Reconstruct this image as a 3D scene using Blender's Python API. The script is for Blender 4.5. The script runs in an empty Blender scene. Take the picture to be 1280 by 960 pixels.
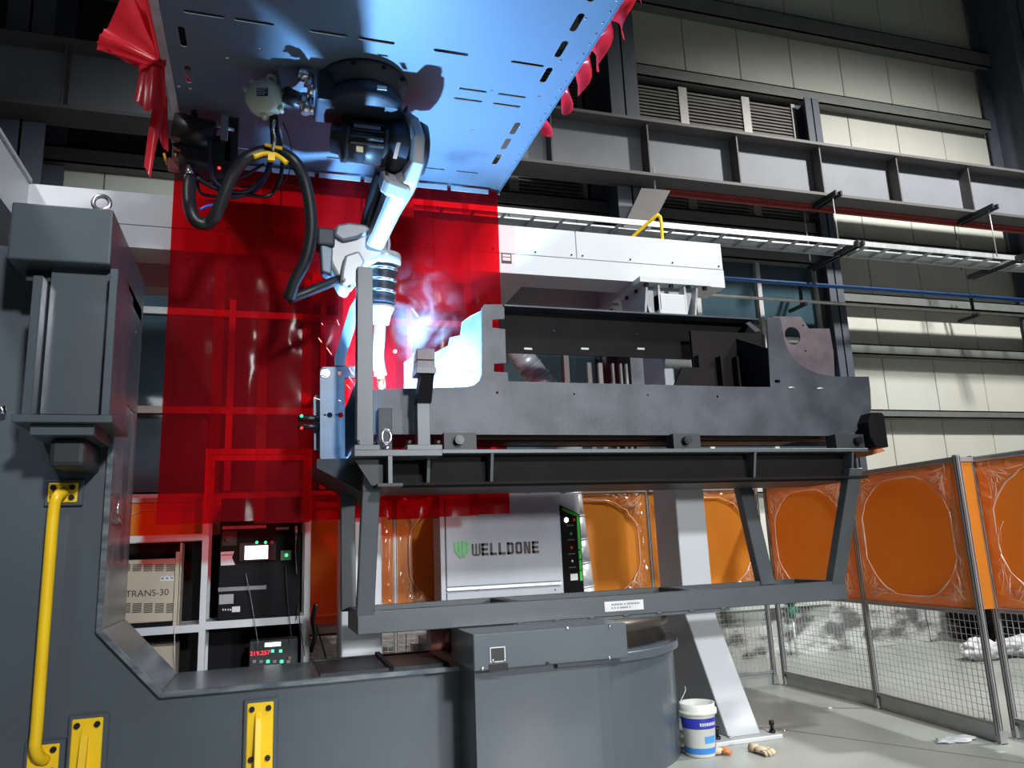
import bpy, bmesh, math, random
from mathutils import Vector, Matrix, noise as mnoise
random.seed(7)
PI = math.pi
SC = bpy.context.scene
C = SC.collection
V = Vector

# ---------------------------------------------------------------- camera
F, CX, CY, H = 970.0, 640.0, 480.0, 1.55
EX = V((0.95379661, 0.02254765, 0.2996058))      # world x in camera axes (x right, y down, z forward)
EY = V((-0.29765133, 0.2067726, 0.93201329))
EZ = V((-0.04093556, -0.97812918, 0.20393034))
cam = bpy.data.cameras.new('camera')
cam.sensor_width = 36.0
cam.lens = F / 1280.0 * 36.0
cam.clip_end = 200
co = bpy.data.objects.new('camera', cam)
C.objects.link(co)
cr = V((EX.x, EY.x, EZ.x)); cd = V((EX.y, EY.y, EZ.y)); cf = V((EX.z, EY.z, EZ.z))
m = Matrix.Identity(4)
for i in range(3):
    m[i][0], m[i][1], m[i][2] = cr[i], -cd[i], -cf[i]
m.translation = V((0, 0, H))
co.matrix_world = m
SC.camera = co

# ---------------------------------------------------------------- world, lights, exposure
SC.view_settings.view_transform = 'Standard'
SC.view_settings.look = 'None'
SC.view_settings.gamma = 1.0
SC.view_settings.use_curve_mapping = False
SC.view_settings.exposure = 0.0
W = bpy.data.worlds.new('hall_air'); SC.world = W
W.use_nodes = True
W.node_tree.nodes['Background'].inputs[0].default_value = (0.70, 0.74, 0.82, 1)
W.node_tree.nodes['Background'].inputs[1].default_value = 0.066

def aim(o, t):
    o.rotation_euler = (V(t) - o.location).to_track_quat('-Z', 'Y').to_euler()

def lamp(name, kind, loc, tgt, power, color=(1, 1, 1), size=1.0, spot=None, blend=0.6):
    l = bpy.data.lights.new(name, kind)
    l.energy = power; l.color = color
    if kind == 'AREA':
        l.shape = 'DISK'; l.size = size
    else:
        l.shadow_soft_size = size
    if spot:
        l.spot_size = spot; l.spot_blend = blend
    o = bpy.data.objects.new(name, l); C.objects.link(o)
    o.location = loc
    if tgt: aim(o, tgt)
    return o

lamp('high_bay_front', 'SPOT', (3.0, -9.0, 7.2), (1.4, 5.5, 1.3), 7800, (0.93, 0.97, 1.0), 0.5, 0.77, 0.35)
lamp('low_fill', 'SPOT', (6.5, -10.0, 3.4), (1.9, 6.9, 1.2), 4600, (0.95, 0.97, 1.0), 0.5, 0.30, 0.4)  # added low fill that brightens the fume cabinet, not a real hall lamp
lamp('high_bay_right', 'SPOT', (9.8, 3.4, 10.0), (9.4, 7.5, 0), 4700, (1.0, 0.985, 0.95), 0.25, 2.25, 0.8)
lamp('high_bay_floor', 'SPOT', (5.0, 1.5, 10.5), (4.2, 5.6, 0), 1900, (1.0, 0.99, 0.95), 0.3, 1.5, 0.7)
lamp('high_bay_left', 'SPOT', (-5.0, 1.0, 10.5), (-1.7, 6.3, 3.6), 2600, (0.95, 0.96, 1.0), 0.4, 0.42, 0.5)

# ---------------------------------------------------------------- pixel to point on a real plane
def at(px, py, X=None, Y=None, Z=None):
    a, b, c = px - CX, py - CY, F
    d = V((EX.x*a + EX.y*b + EX.z*c, EY.x*a + EY.y*b + EY.z*c, EZ.x*a + EZ.y*b + EZ.z*c))
    if Y is not None: t = Y / d.y
    elif X is not None: t = X / d.x
    else: t = (Z - H) / d.z
    return V((0, 0, H)) + d * t

# ---------------------------------------------------------------- materials
MATS = {}
def mat(name, col, rough=0.5, metal=0.0, col2=None, scale=6.0, bump=0.0, bscale=60.0, emit=None, estr=0.0, stretch=None, lo=0.35, hi=0.65, coat=0.0, spec=None):
    mt = bpy.data.materials.new(name); mt.use_nodes = True
    nt = mt.node_tree; p = nt.nodes['Principled BSDF']
    p.inputs['Roughness'].default_value = rough
    p.inputs['Metallic'].default_value = metal
    if coat: p.inputs['Coat Weight'].default_value = coat; p.inputs['Coat Roughness'].default_value = 0.14
    if spec is not None: p.inputs['Specular IOR Level'].default_value = spec
    tc = nt.nodes.new('ShaderNodeTexCoord')
    mp = nt.nodes.new('ShaderNodeMapping'); nt.links.new(tc.outputs['Object'], mp.inputs[0])
    if stretch: mp.inputs['Scale'].default_value = stretch
    nz = nt.nodes.new('ShaderNodeTexNoise'); nz.inputs['Scale'].default_value = scale; nz.inputs['Detail'].default_value = 5
    nt.links.new(mp.outputs[0], nz.inputs['Vector'])
    rp = nt.nodes.new('ShaderNodeValToRGB')
    c2 = col2 or tuple(c * 0.86 for c in col)
    rp.color_ramp.elements[0].position = lo; rp.color_ramp.elements[1].position = hi
    rp.color_ramp.elements[0].color = (*c2, 1); rp.color_ramp.elements[1].color = (*col, 1)
    nt.links.new(nz.outputs[0], rp.inputs[0]); nt.links.new(rp.outputs[0], p.inputs['Base Color'])
    if bump:
        n2 = nt.nodes.new('ShaderNodeTexNoise'); n2.inputs['Scale'].default_value = bscale; n2.inputs['Detail'].default_value = 3
        nt.links.new(mp.outputs[0], n2.inputs['Vector'])
        bp = nt.nodes.new('ShaderNodeBump'); bp.inputs['Strength'].default_value = bump; bp.inputs['Distance'].default_value = 0.02
        nt.links.new(n2.outputs[0], bp.inputs['Height']); nt.links.new(bp.outputs[0], p.inputs['Normal'])
    if emit:
        p.inputs['Emission Color'].default_value = (*emit, 1); p.inputs['Emission Strength'].default_value = estr
    MATS[name] = mt
    return mt

def film(name, tcol, dcol, fac, glossy=0.08, rough=0.12, trans=0.5):
    """coloured see-through plastic: transparent + diffuse/translucent + gloss"""
    mt = bpy.data.materials.new(name); mt.use_nodes = True
    nt = mt.node_tree; nt.nodes.clear()
    out = nt.nodes.new('ShaderNodeOutputMaterial')
    tr = nt.nodes.new('ShaderNodeBsdfTransparent'); tr.inputs[0].default_value = (*tcol, 1)
    df = nt.nodes.new('ShaderNodeBsdfDiffuse'); df.inputs[0].default_value = (*dcol, 1)
    tl = nt.nodes.new('ShaderNodeBsdfTranslucent'); tl.inputs[0].default_value = (*dcol, 1)
    gl = nt.nodes.new('ShaderNodeBsdfGlossy'); gl.inputs['Roughness'].default_value = rough
    m1 = nt.nodes.new('ShaderNodeMixShader'); m1.inputs[0].default_value = trans
    nt.links.new(df.outputs[0], m1.inputs[1]); nt.links.new(tl.outputs[0], m1.inputs[2])
    m2 = nt.nodes.new('ShaderNodeMixShader')
    nz = nt.nodes.new('ShaderNodeTexNoise'); nz.inputs['Scale'].default_value = 3.0
    tc = nt.nodes.new('ShaderNodeTexCoord'); nt.links.new(tc.outputs['Object'], nz.inputs['Vector'])
    mr = nt.nodes.new('ShaderNodeMapRange'); mr.inputs['To Min'].default_value = fac * 0.8; mr.inputs['To Max'].default_value = min(1, fac * 1.2)
    nt.links.new(nz.outputs[0], mr.inputs[0]); nt.links.new(mr.outputs[0], m2.inputs[0])
    nt.links.new(tr.outputs[0], m2.inputs[1]); nt.links.new(m1.outputs[0], m2.inputs[2])
    lw = nt.nodes.new('ShaderNodeLayerWeight'); lw.inputs[0].default_value = 0.25
    ml = nt.nodes.new('ShaderNodeMath'); ml.operation = 'MULTIPLY_ADD'; ml.inputs[1].default_value = 0.055; ml.inputs[2].default_value = glossy
    nt.links.new(lw.outputs['Fresnel'], ml.inputs[0])
    m3 = nt.nodes.new('ShaderNodeMixShader'); nt.links.new(ml.outputs[0], m3.inputs[0])
    nt.links.new(m2.outputs[0], m3.inputs[1]); nt.links.new(gl.outputs[0], m3.inputs[2])
    nt.links.new(m3.outputs[0], out.inputs[0])
    MATS[name] = mt
    return mt

GREY = mat('slate_grey_paint', (0.060, 0.077, 0.091), 0.38, 0, (0.054, 0.069, 0.083), 2, 0.02, 90, coat=0.3)
GREYW = mat('worn_grey_flange', (0.22, 0.25, 0.26), 0.22, 0.3, (0.09, 0.11, 0.13), 5, 0.03, 60, stretch=(1, 4, 4))
DGREY = mat('dark_grey_paint', (0.030, 0.034, 0.037), 0.5, 0, None, 5, spec=0.3)
FIX = mat('fixture_grey_paint', (0.056, 0.069, 0.075), 0.42, 0, (0.049, 0.061, 0.067), 4, 0.04, 80)
WHITE = mat('white_machine_paint', (0.53, 0.55, 0.565), 0.45, 0, (0.50, 0.52, 0.535), 2)
CABW = mat('cabinet_grey_white', (0.44, 0.47, 0.51), 0.6, 0, None, 2)
BLACK = mat('black_rubber', (0.010, 0.010, 0.012), 0.42)
BLACKP = mat('black_cabinet_paint', (0.005, 0.005, 0.006), 0.55, spec=0.1)
BOLT = mat('black_bolt_steel', (0.03, 0.028, 0.03), 0.35, 0.7)
CHROME = mat('bright_steel', (0.75, 0.76, 0.78), 0.22, 1.0, None, 8)
ALU = mat('aluminium_profile', (0.42, 0.41, 0.41), 0.35, 0.3, None, 8)
GALV = mat('galvanised_steel', (0.62, 0.64, 0.66), 0.4, 0.4, (0.48, 0.50, 0.53), 9)
YEL = mat('yellow_paint', (0.86, 0.56, 0.01), 0.32, 0, (0.82, 0.50, 0.01), 4)
STEEL = mat('mill_scale_steel', (0.047, 0.053, 0.067), 0.5, 0.1, (0.019, 0.023, 0.032), 3.4, 0.06, 40, lo=0.36, hi=0.64)
STEEL2 = mat('brownish_mill_scale_steel', (0.12, 0.098, 0.108), 0.5, 0.3, (0.075, 0.062, 0.07), 5, 0.05, 40)
DSTEEL = mat('near_black_steel', (0.012, 0.010, 0.010), 0.6, 0.0, (0.009, 0.008, 0.008), 4, spec=0.06)  # near-black tone for workpiece inner plates and the fixture channel
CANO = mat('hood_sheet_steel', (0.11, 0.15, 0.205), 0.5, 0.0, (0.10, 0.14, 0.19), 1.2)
ROBG = mat('robot_black_paint', (0.022, 0.028, 0.042), 0.5, 0, None, 5, spec=0.35)
ROBW = mat('robot_silver_white_paint', (0.29, 0.295, 0.295), 0.35, 0.1, (0.265, 0.27, 0.27), 5)
PANEL = mat('cream_wall_panel', (0.56, 0.57, 0.515), 0.6, 0, (0.52, 0.53, 0.465), 1.2, stretch=(1, 1, 0.25))
GIRT = mat('wall_girt_paint', (0.16, 0.17, 0.16), 0.55, 0, None, 6)
LOUV = mat('louvre_metal', (0.36, 0.35, 0.33), 0.5, 0.3, None, 6)
COLM = mat('column_blue_grey', (0.075, 0.085, 0.11), 0.55, 0, None, 4)
GIRD = mat('crane_girder_paint', (0.19, 0.20, 0.225), 0.6, 0, (0.17, 0.18, 0.20), 3)
GIRDD = mat('crane_girder_dark', (0.10, 0.095, 0.095), 0.6, 0, None, 3)
GLASSM = mat('hall_tinted_glass', (0.045, 0.085, 0.11), 0.07, 0, None, 2, spec=0.9)  # bluish base colour stands in for the lit hall's reflection
MULL = mat('window_frame_white', (0.45, 0.46, 0.46), 0.5)
REDP = mat('red_primer', (0.32, 0.05, 0.04), 0.6)
BLUEP = mat('blue_pipe_paint', (0.04, 0.14, 0.42), 0.4)
BLUEB = mat('arc_blue_grey', (0.10, 0.15, 0.20), 0.4, 0, None, 5)  # blue of the arc light on the clamp plates is in this colour
BEIGE = mat('beige_sheet_metal', (0.44, 0.38, 0.29), 0.5, 0, None, 3)
DKGAP = mat('black_louvre_gap', (0.03, 0.028, 0.025), 0.7)
PAPER = mat('white_label', (0.62, 0.62, 0.62), 0.6)
LBLK = mat('black_label_print', (0.02, 0.02, 0.02), 0.6)
REDL = mat('red_print', (0.5, 0.03, 0.03), 0.6)
PLAST = mat('white_plastic_bag', (0.72, 0.74, 0.78), 0.3, 0, None, 8, 0.5, 18)
BUCK = mat('bucket_white_plastic', (0.62, 0.63, 0.58), 0.4, 0, None, 6)
BUCKB = mat('bucket_label_blue', (0.02, 0.03, 0.36), 0.4)
BUCKL = mat('bucket_label_light_blue', (0.04, 0.2, 0.55), 0.4)
GLOVE = mat('cotton_glove', (0.62, 0.52, 0.36), 0.9, 0, (0.5, 0.4, 0.26), 20, 0.3, 80)
GLOVER = mat('orange_rubber_glove_palm', (0.55, 0.16, 0.04), 0.6)
SCREEN = mat('lit_screen', (0.8, 0.8, 0.8), 0.4, emit=(0.9, 0.97, 1.0), estr=2.2)
LEDG = mat('green_lamp', (0.0, 0.3, 0.1), 0.4, emit=(0.05, 1.0, 0.35), estr=2.5)
LEDR = mat('red_led', (0.4, 0.0, 0.0), 0.4, emit=(1.0, 0.03, 0.05), estr=2.5)
LEDW = mat('white_lamp', (0.8, 0.8, 0.8), 0.4, emit=(1, 1, 1), estr=4)
BTNR = mat('red_button', (0.5, 0.02, 0.02), 0.4)
BTNG = mat('green_button', (0.0, 0.25, 0.12), 0.4)
GRNL = mat('bright_green_line', (0.05, 0.50, 0.06), 0.4)
ORNB = mat('orange_plug', (0.75, 0.3, 0.02), 0.4)
HOISTW = mat('cream_balancer_casting', (0.62, 0.68, 0.56), 0.4)
BLUEH = mat('blue_air_hose', (0.01, 0.02, 0.10), 0.35)
ARC = mat('welding_arc', (1, 1, 1), 0.5, emit=(0.55, 0.75, 1.0), estr=60)
RCURT = film('red_pvc_film', (0.92, 0.005, 0.010), (0.55, 0.018, 0.028), 0.27, 0.0, 0.10)
RDARK = film('red_pvc_folded', (0.5, 0.0, 0.0), (0.75, 0.03, 0.05), 0.75, 0.02, 0.3, 0.35)
ORAN = film('orange_pvc_screen', (0.85, 0.26, 0.02), (0.86, 0.36, 0.05), 0.84, 0.02, 0.25, 0.35)
WRAP = film('clear_cling_wrap', (0.85, 0.75, 0.65), (0.95, 0.74, 0.58), 0.80, 0.12, 0.15, 0.2)

FILM = film('creased_clear_film', (1.0, 0.95, 0.88), (1.0, 0.72, 0.45), 0.07, 0.05, 0.2, 0.3)
def floor_mat():
    mt = mat('concrete_floor', (0.35, 0.37, 0.34), 0.33, 0, (0.27, 0.285, 0.26), 1.1, 0.03, 30, lo=0.3, hi=0.7)
    return mt
FLOOR = floor_mat()
PLINTH = mat('stained_plinth_stone', (0.50, 0.52, 0.50), 0.8, 0, (0.11, 0.11, 0.11), 2.6, 0.5, 14, stretch=(1, 1, 2.2), lo=0.42, hi=0.56)
PLINTHB = mat('sandy_plinth_stone', (0.40, 0.36, 0.29), 0.85, 0, (0.2, 0.19, 0.17), 4, 0.5, 14)

# ---------------------------------------------------------------- mesh helpers
class B:
    def __init__(s): s.bm = bmesh.new()
    def box(s, x0, x1, y0, y1, z0, z1):
        x0, x1 = sorted((x0, x1)); y0, y1 = sorted((y0, y1)); z0, z1 = sorted((z0, z1))
        v = [s.bm.verts.new(p) for p in ((x0,y0,z0),(x1,y0,z0),(x1,y1,z0),(x0,y1,z0),(x0,y0,z1),(x1,y0,z1),(x1,y1,z1),(x0,y1,z1))]
        for f in ((0,3,2,1),(4,5,6,7),(0,1,5,4),(1,2,6,5),(2,3,7,6),(3,0,4,7)): s.bm.faces.new([v[i] for i in f])
        return s
    def hexa(s, a, b):      # two quads of four points joined
        va = [s.bm.verts.new(p) for p in a]; vb = [s.bm.verts.new(p) for p in b]
        n = len(a)
        s.bm.faces.new(va[::-1]); s.bm.faces.new(vb)
        for i in range(n): s.bm.faces.new((va[i], va[(i+1) % n], vb[(i+1) % n], vb[i]))
        return s
    def prism(s, pts, axis, d0, d1):  # pts 2D; axis 'Y': (x,z); 'X': (y,z); 'Z': (x,y)
        def mk(p, d): return {'Y': (p[0], d, p[1]), 'X': (d, p[0], p[1]), 'Z': (p[0], p[1], d)}[axis]
        return s.hexa([mk(p, d0) for p in pts], [mk(p, d1) for p in pts])
    def ring(s, c, u, w, r, n):
        return [s.bm.verts.new(c + u*(math.cos(2*PI*i/n)*r) + w*(math.sin(2*PI*i/n)*r)) for i in range(n)]
    def cyl(s, p0, p1, r, r1=None, n=16, cap=True):
        p0, p1 = V(p0), V(p1); r1 = r if r1 is None else r1
        d = (p1-p0).normalized(); u = d.orthogonal().normalized(); w = d.cross(u)
        a = s.ring(p0, u, w, r, n); b = s.ring(p1, u, w, r1, n)
        for i in range(n): s.bm.faces.new((a[i], a[(i+1) % n], b[(i+1) % n], b[i])).smooth = True
        if cap: s.bm.faces.new(a[::-1]); s.bm.faces.new(b)
        return s
    def tube(s, pts, r, n=10, closed=False, rr=None):
        pts = [V(p) for p in pts]; k = len(pts); prev = None; rings = []
        for i in range(k):
            if closed: t = (pts[(i+1) % k] - pts[i-1]).normalized()
            else: t = (pts[min(i+1, k-1)] - pts[max(i-1, 0)]).normalized()
            if prev is None: u = t.orthogonal().normalized()
            else: u = (prev - t*prev.dot(t)).normalized()
            prev = u
            rings.append(s.ring(pts[i], u, t.cross(u), rr[i] if rr else r, n))
        m_ = k if closed else k-1
        for j in range(m_):
            a, b = rings[j], rings[(j+1) % k]
            for i in range(n): s.bm.faces.new((a[i], a[(i+1) % n], b[(i+1) % n], b[i])).smooth = True
        if not closed: s.bm.faces.new(rings[0][::-1]); s.bm.faces.new(rings[-1])
        return s
    def lathe(s, c, axis, prof, n=28, a0=0, a1=2*PI):   # prof: list of (r, h) along axis
        c = V(c); d = V(axis).normalized(); u = d.orthogonal().normalized(); w = d.cross(u)
        rings = [s.ring(c + d*h, u, w, max(r, 1e-4), n) for r, h in prof]
        for a, b in zip(rings, rings[1:]):
            for i in range(n): s.bm.faces.new((a[i], a[(i+1) % n], b[(i+1) % n], b[i])).smooth = True
        s.bm.faces.new(rings[0][::-1]); s.bm.faces.new(rings[-1])
        return s
    def sphere(s, c, r, sc=(1,1,1), sub=2):
        res = bmesh.ops.create_icosphere(s.bm, subdivisions=sub, radius=1)
        for v in res['verts']:
            v.co = V(c) + V((v.co.x*r*sc[0], v.co.y*r*sc[1], v.co.z*r*sc[2]))
            for f in v.link_faces: f.smooth = True
        return s
    def bar(s, p0, p1, w, h, up=(0,0,1)):
        p0, p1 = V(p0), V(p1); d = (p1-p0).normalized(); a = d.cross(V(up))
        if a.length < 1e-3: a = d.cross(V((0,1,0)))
        a.normalize(); b = a.cross(d)
        q = [(-.5,-.5),(.5,-.5),(.5,.5),(-.5,.5)]
        return s.hexa([p0+a*w*x+b*h*y for x,y in q], [p1+a*w*x+b*h*y for x,y in q])
    def quad(s, *p):
        s.bm.faces.new([s.bm.verts.new(q) for q in p]); return s

ORG = {}
def setup(o, parent, origin):
    C.objects.link(o)
    if parent:
        o.parent = parent
        po = ORG[parent.name]
        o.location = origin - po
    else: o.location = origin
    ORG[o.name] = V(origin)

def part(name, b, mt, parent=None, label=None, bevel=0.0, kind=None, origin=None, seg=2):
    """link the builder's shape as one mesh object; its coordinates are world coordinates"""
    bm = b.bm if isinstance(b, B) else b
    origin = V(origin) if origin is not None else (ORG[parent.name].copy() if parent else V((0,0,0)))
    bmesh.ops.recalc_face_normals(bm, faces=bm.faces)
    bmesh.ops.translate(bm, verts=bm.verts, vec=-origin)
    me = bpy.data.meshes.new(name); bm.to_mesh(me); bm.free()
    me.materials.append(mt)
    o = bpy.data.objects.new(name, me)
    setup(o, parent, origin)
    if bevel:
        md = o.modifiers.new('edge', 'BEVEL'); md.width = bevel; md.segments = seg; md.limit_method = 'ANGLE'; md.angle_limit = 0.7
    if label: o['label'] = label
    if kind: o['kind'] = kind
    return o

def tag(o, label=None, cat=None, group=None, kind=None):
    if label: o['label'] = label
    if cat: o['category'] = cat
    if group: o['group'] = group
    if kind: o['kind'] = kind
    return o

def thing(name, label, cat, loc, group=None):
    o = bpy.data.objects.new(name, None); o.empty_display_size = 0.1
    setup(o, None, V(loc))
    return tag(o, label, cat, group)

def struct(name, loc=(0,0,0)):
    o = bpy.data.objects.new(name, None); setup(o, None, V(loc)); o['kind'] = 'structure'; return o

def repeat(src, offs, parent=None):
    """copies of a part, sharing its mesh"""
    out = []
    for d in offs:
        c = src.copy(); c.parent = src.parent; C.objects.link(c); c.location = src.location + V(d)
        ORG[c.name] = ORG[src.name] + V(d)
        for k in src.children:
            k2 = k.copy(); k2.parent = c; C.objects.link(k2)
        out.append(c)
    return out

def plate(name, outline, holes, mt, parent, mtx, thick, label=None, origin=None):
    """sheet with real holes, from 2D outlines; extruded by thick along local z"""
    cu = bpy.data.curves.new(name, 'CURVE'); cu.dimensions = '2D'; cu.fill_mode = 'BOTH'
    for pts in [outline] + holes:
        sp = cu.splines.new('POLY'); sp.points.add(len(pts)-1); sp.use_cyclic_u = True
        for q, p in zip(sp.points, pts): q.co = (p[0], p[1], 0, 1)
    cu.extrude = thick/2
    tmp = bpy.data.objects.new('tmp', cu)
    me = bpy.data.meshes.new_from_object(tmp)
    bpy.data.objects.remove(tmp); bpy.data.curves.remove(cu)
    bm = bmesh.new(); bm.from_mesh(me); bpy.data.meshes.remove(me)
    bmesh.ops.remove_doubles(bm, verts=bm.verts, dist=1e-5)
    bmesh.ops.transform(bm, matrix=mtx, verts=bm.verts)
    return part(name, bm, mt, parent, label, origin=origin)

XZ = lambda y: Matrix(((1,0,0,0),(0,0,1,y),(0,1,0,0),(0,0,0,1)))      # local (x,y) -> world (x,z) at y
XY = lambda z: Matrix(((1,0,0,0),(0,1,0,0),(0,0,1,z),(0,0,0,1)))
YZ = lambda x: Matrix(((0,0,1,x),(1,0,0,0),(0,1,0,0),(0,0,0,1)))

def circ(cx, cy, r, n=20, ry=None):
    return [(cx+math.cos(2*PI*i/n)*r, cy+math.sin(2*PI*i/n)*(ry or r)) for i in range(n)]
def slot(cx, cy, l, w, ax=0, n=6):
    """rounded slot, length l along axis ax"""
    pts = []
    h = l/2 - w/2
    for i in range(n+1): t = -PI/2 + PI*i/n; pts.append((h + math.cos(t)*w/2, math.sin(t)*w/2))
    for i in range(n+1): t = PI/2 + PI*i/n; pts.append((-h + math.cos(t)*w/2, math.sin(t)*w/2))
    return [(cx+p[0], cy+p[1]) if ax == 0 else (cx+p[1], cy+p[0]) for p in pts]

def smooth(pts, k=6):
    """Catmull-Rom through points"""
    pts = [V(p) for p in pts]; out = []
    P = [pts[0]*2-pts[1]] + pts + [pts[-1]*2-pts[-2]]
    for i in range(1, len(P)-2):
        for j in range(k):
            t = j/k; a, b, c, d = P[i-1], P[i], P[i+1], P[i+2]
            out.append(0.5*((2*b)+(c-a)*t+(2*a-5*b+4*c-d)*t*t+(3*b-a-3*c+d)*t**3))
    out.append(pts[-1]); return out

def textmesh(name, body, size, mt, parent, mtx, ext=0.001, label=None, sx=1.0):
    cu = bpy.data.curves.new(name, 'FONT'); cu.body = body; cu.size = size; cu.extrude = ext
    cu.align_x = 'CENTER'; cu.align_y = 'CENTER'
    tmp = bpy.data.objects.new('tmp', cu); C.objects.link(tmp)
    bpy.context.view_layer.update()
    dg = bpy.context.evaluated_depsgraph_get()
    me = bpy.data.meshes.new_from_object(tmp.evaluated_get(dg))
    bpy.data.objects.remove(tmp)
    bm = bmesh.new(); bm.from_mesh(me); bpy.data.meshes.remove(me)
    bmesh.ops.scale(bm, vec=(sx,1,1), verts=bm.verts)
    bmesh.ops.transform(bm, matrix=mtx, verts=bm.verts)
    return part(name, bm, mt, parent, label)

def facing(x, y, z):     # text standing in the XZ plane, readable from -Y
    return Matrix(((1,0,0,x),(0,0,-1,y),(0,1,0,z),(0,0,0,1)))

# ================================================================ SETTING
fl = part('floor', B().box(-14, 20, -14, 9.3, -0.2, 0), FLOOR); fl['kind'] = 'structure'
for i, (a, b) in enumerate([(((-3), 6.55), (9.0, 6.05)), ((-3, 3.2), (9, 2.7))]):
    pass
j = part('trim_1', B().bar((3.2, 7.4, 0.001), (5.0, 4.0, 0.001), 0.012, 0.003), mat('floor_joint', (0.22, 0.20, 0.17), 0.8)); j['kind'] = 'structure'
cl = part('ceiling', B().box(-14, 20, -6, 9.9, 12.6, 12.75), mat('roof_deck', (0.16, 0.15, 0.14), 0.7)); cl['kind'] = 'structure'

YW = 9.4
wall = struct('wall_back', (0, YW, 0))
# stained stone plinth at the wall's foot, in blocks
pl = None
xs = -4.0; k = 0
while xs < 15:
    w = random.uniform(0.9, 1.7); h = 0.62 + random.uniform(-0.03, 0.03)
    b = B().box(xs+0.006, xs+w-0.006, 9.1+random.uniform(0, 0.02), 9.45, 0, h)
    bmesh.ops.subdivide_edges(b.bm, edges=b.bm.edges, cuts=3, use_grid_fill=True)
    for v in b.bm.verts:
        if v.co.y < 9.2 or v.co.z > 0.5:
            v.co += V((0, -0.02, 0.012))*mnoise.noise(v.co*3.1)
    part('stone', b, PLINTHB if k % 5 == 2 else PLINTH, wall)
    xs += w; k += 1
# right bay: tall sandwich panels with visible seams
pw = 1.0
def wall_panel(x0, x1, z0, z1):
    return part('panel', B().box(x0+0.006, x1-0.006, YW+0.06, YW+0.12, z0, z1), PANEL, wall, bevel=0.008, seg=1)
first = wall_panel(8.1, 9.1, 0.66, 12.5)
repeat(first, [(pw*i, 0, 0) for i in range(1, 7)])
low = wall_panel(-4.9, -3.9, 0.66, 2.22)
repeat(low, [(pw*i, 0, 0) for i in range(1, 13)])
up = wall_panel(-4.9, -3.9, 8.45, 12.5)
repeat(up, [(pw*i, 0, 0) for i in range(1, 13)])
mid = wall_panel(-4.9, -3.9, 5.62, 6.15)
repeat(mid, [(pw*i, 0, 0) for i in range(1, 13)])
part('backing_sheet', B().box(-14, 15.2, YW+0.13, YW+0.2, 0, 12.6), DGREY, wall)
# horizontal girts
def girt(x0, x1, z0, z1, mt=GIRT, y=YW-0.14):
    part('girt', B().box(x0, x1, y, YW+0.055, z1-0.02, z1).box(x0, x1, y, y+0.02, z0, z1).box(x0, x1, y, YW+0.055, z0, z0+0.02), mt, wall)
girt(8.25, 15, 3.20, 3.32); girt(8.25, 15, 4.17, 4.33)
girt(8.25, 15, 4.98, 5.14); girt(8.25, 15, 5.86, 6.05)
girt(-5, 12.0, 8.34, 8.54); girt(-5, 15, 9.6, 9.9); girt(-5, 8.0, 6.05, 6.25); girt(-5, 8.0, 5.55, 5.72)
girt(-5, 8.0, 2.12, 2.28, MULL); girt(-5, 15, 11.1, 11.4)
sgn = part('sign_board', B().box(12.1, 13.4, YW-0.18, YW-0.15, 2.85, 3.02), mat('cream_board', (0.55, 0.50, 0.36), 0.6), wall)
# dark building columns
def hcol(name_, x0, x1, y0, y1, top=12.5, bot=0):
    cx = (x0+x1)/2
    b = B().box(x0, x1, y0, y0+0.025, bot, top).box(x0, x1, y1-0.025, y1, bot, top).box(cx-0.012, cx+0.012, y0, y1, bot, top)
    return tag(part(name_, b, COLM), kind='structure')
hcol('column_1', 7.98, 8.24, 9.12, 9.38, 8.3, 0.63)
hcol('column_2', 4.30, 4.72, 8.52, 9.38)
hcol('column_3', 12.05, 12.5, 8.60, 9.38)
hcol('column_4', -2.75, -2.3, 8.52, 9.38)

# glazed band: frames and panes
n = 0
xw = 7.98
while xw > -5:
    x1 = xw; x0 = xw - 1.05; n += 1
    f = struct('window_%d' % n, (x0, YW, 2.2))
    for (z0, z1) in ((2.28, 3.17), (3.25, 4.33), (4.41, 5.55)):
        part('pane', B().box(x0+0.03, x1-0.03, YW+0.02, YW+0.035, z0, z1), GLASSM, f)
    part('frame', B().box(x0-0.035, x0+0.035, YW-0.05, YW+0.06, 2.25, 5.55).box(x1-0.036, x1+0.0, YW-0.045, YW+0.06, 2.25, 5.55)
         .box(x0, x1, YW-0.04, YW+0.05, 3.17, 3.25).box(x0, x1, YW-0.04, YW+0.05, 4.33, 4.41), MULL, f)
    xw = x0
# louvre vents above the glazing
def louvre(x0, x1, where):
    t = thing('louvre_vent', where, 'vent', (x0, YW, 6.25), 'louvre vents in the wall behind the crane girder')
    part('frame', B().box(x0, x0+0.07, YW-0.06, YW+0.05, 6.25, 8.30).box(x1-0.07, x1, YW-0.06, YW+0.05, 6.25, 8.30).box(x0, x1, YW-0.03, YW+0.05, 6.25, 6.29), LOUV, t)
    s = part('slat', B().prism([(YW-0.05, 6.30), (YW-0.044, 6.30), (YW-0.012, 6.352), (YW-0.018, 6.352)], 'X', x0+0.07, x1-0.07), LOUV, t)
    repeat(s, [(0, 0, 0.056*i) for i in range(1, 35)])
for x0, x1, l in ((4.75, 5.93, 'ribbed grey louvre vent directly right of the dark column above the girder'),
              (5.93, 7.04, 'ribbed grey louvre vent, middle one of three in the bay above the girder'),
              (7.04, 7.96, 'ribbed grey louvre vent left of the dark post, last of the upper row'),
              (3.15, 4.25, 'ribbed grey louvre vent seen under the girder at the hood corner'),
              (2.05, 3.15, 'ribbed grey louvre vent mostly hidden behind the steel hood')):
    louvre(x0, x1, l)

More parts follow.
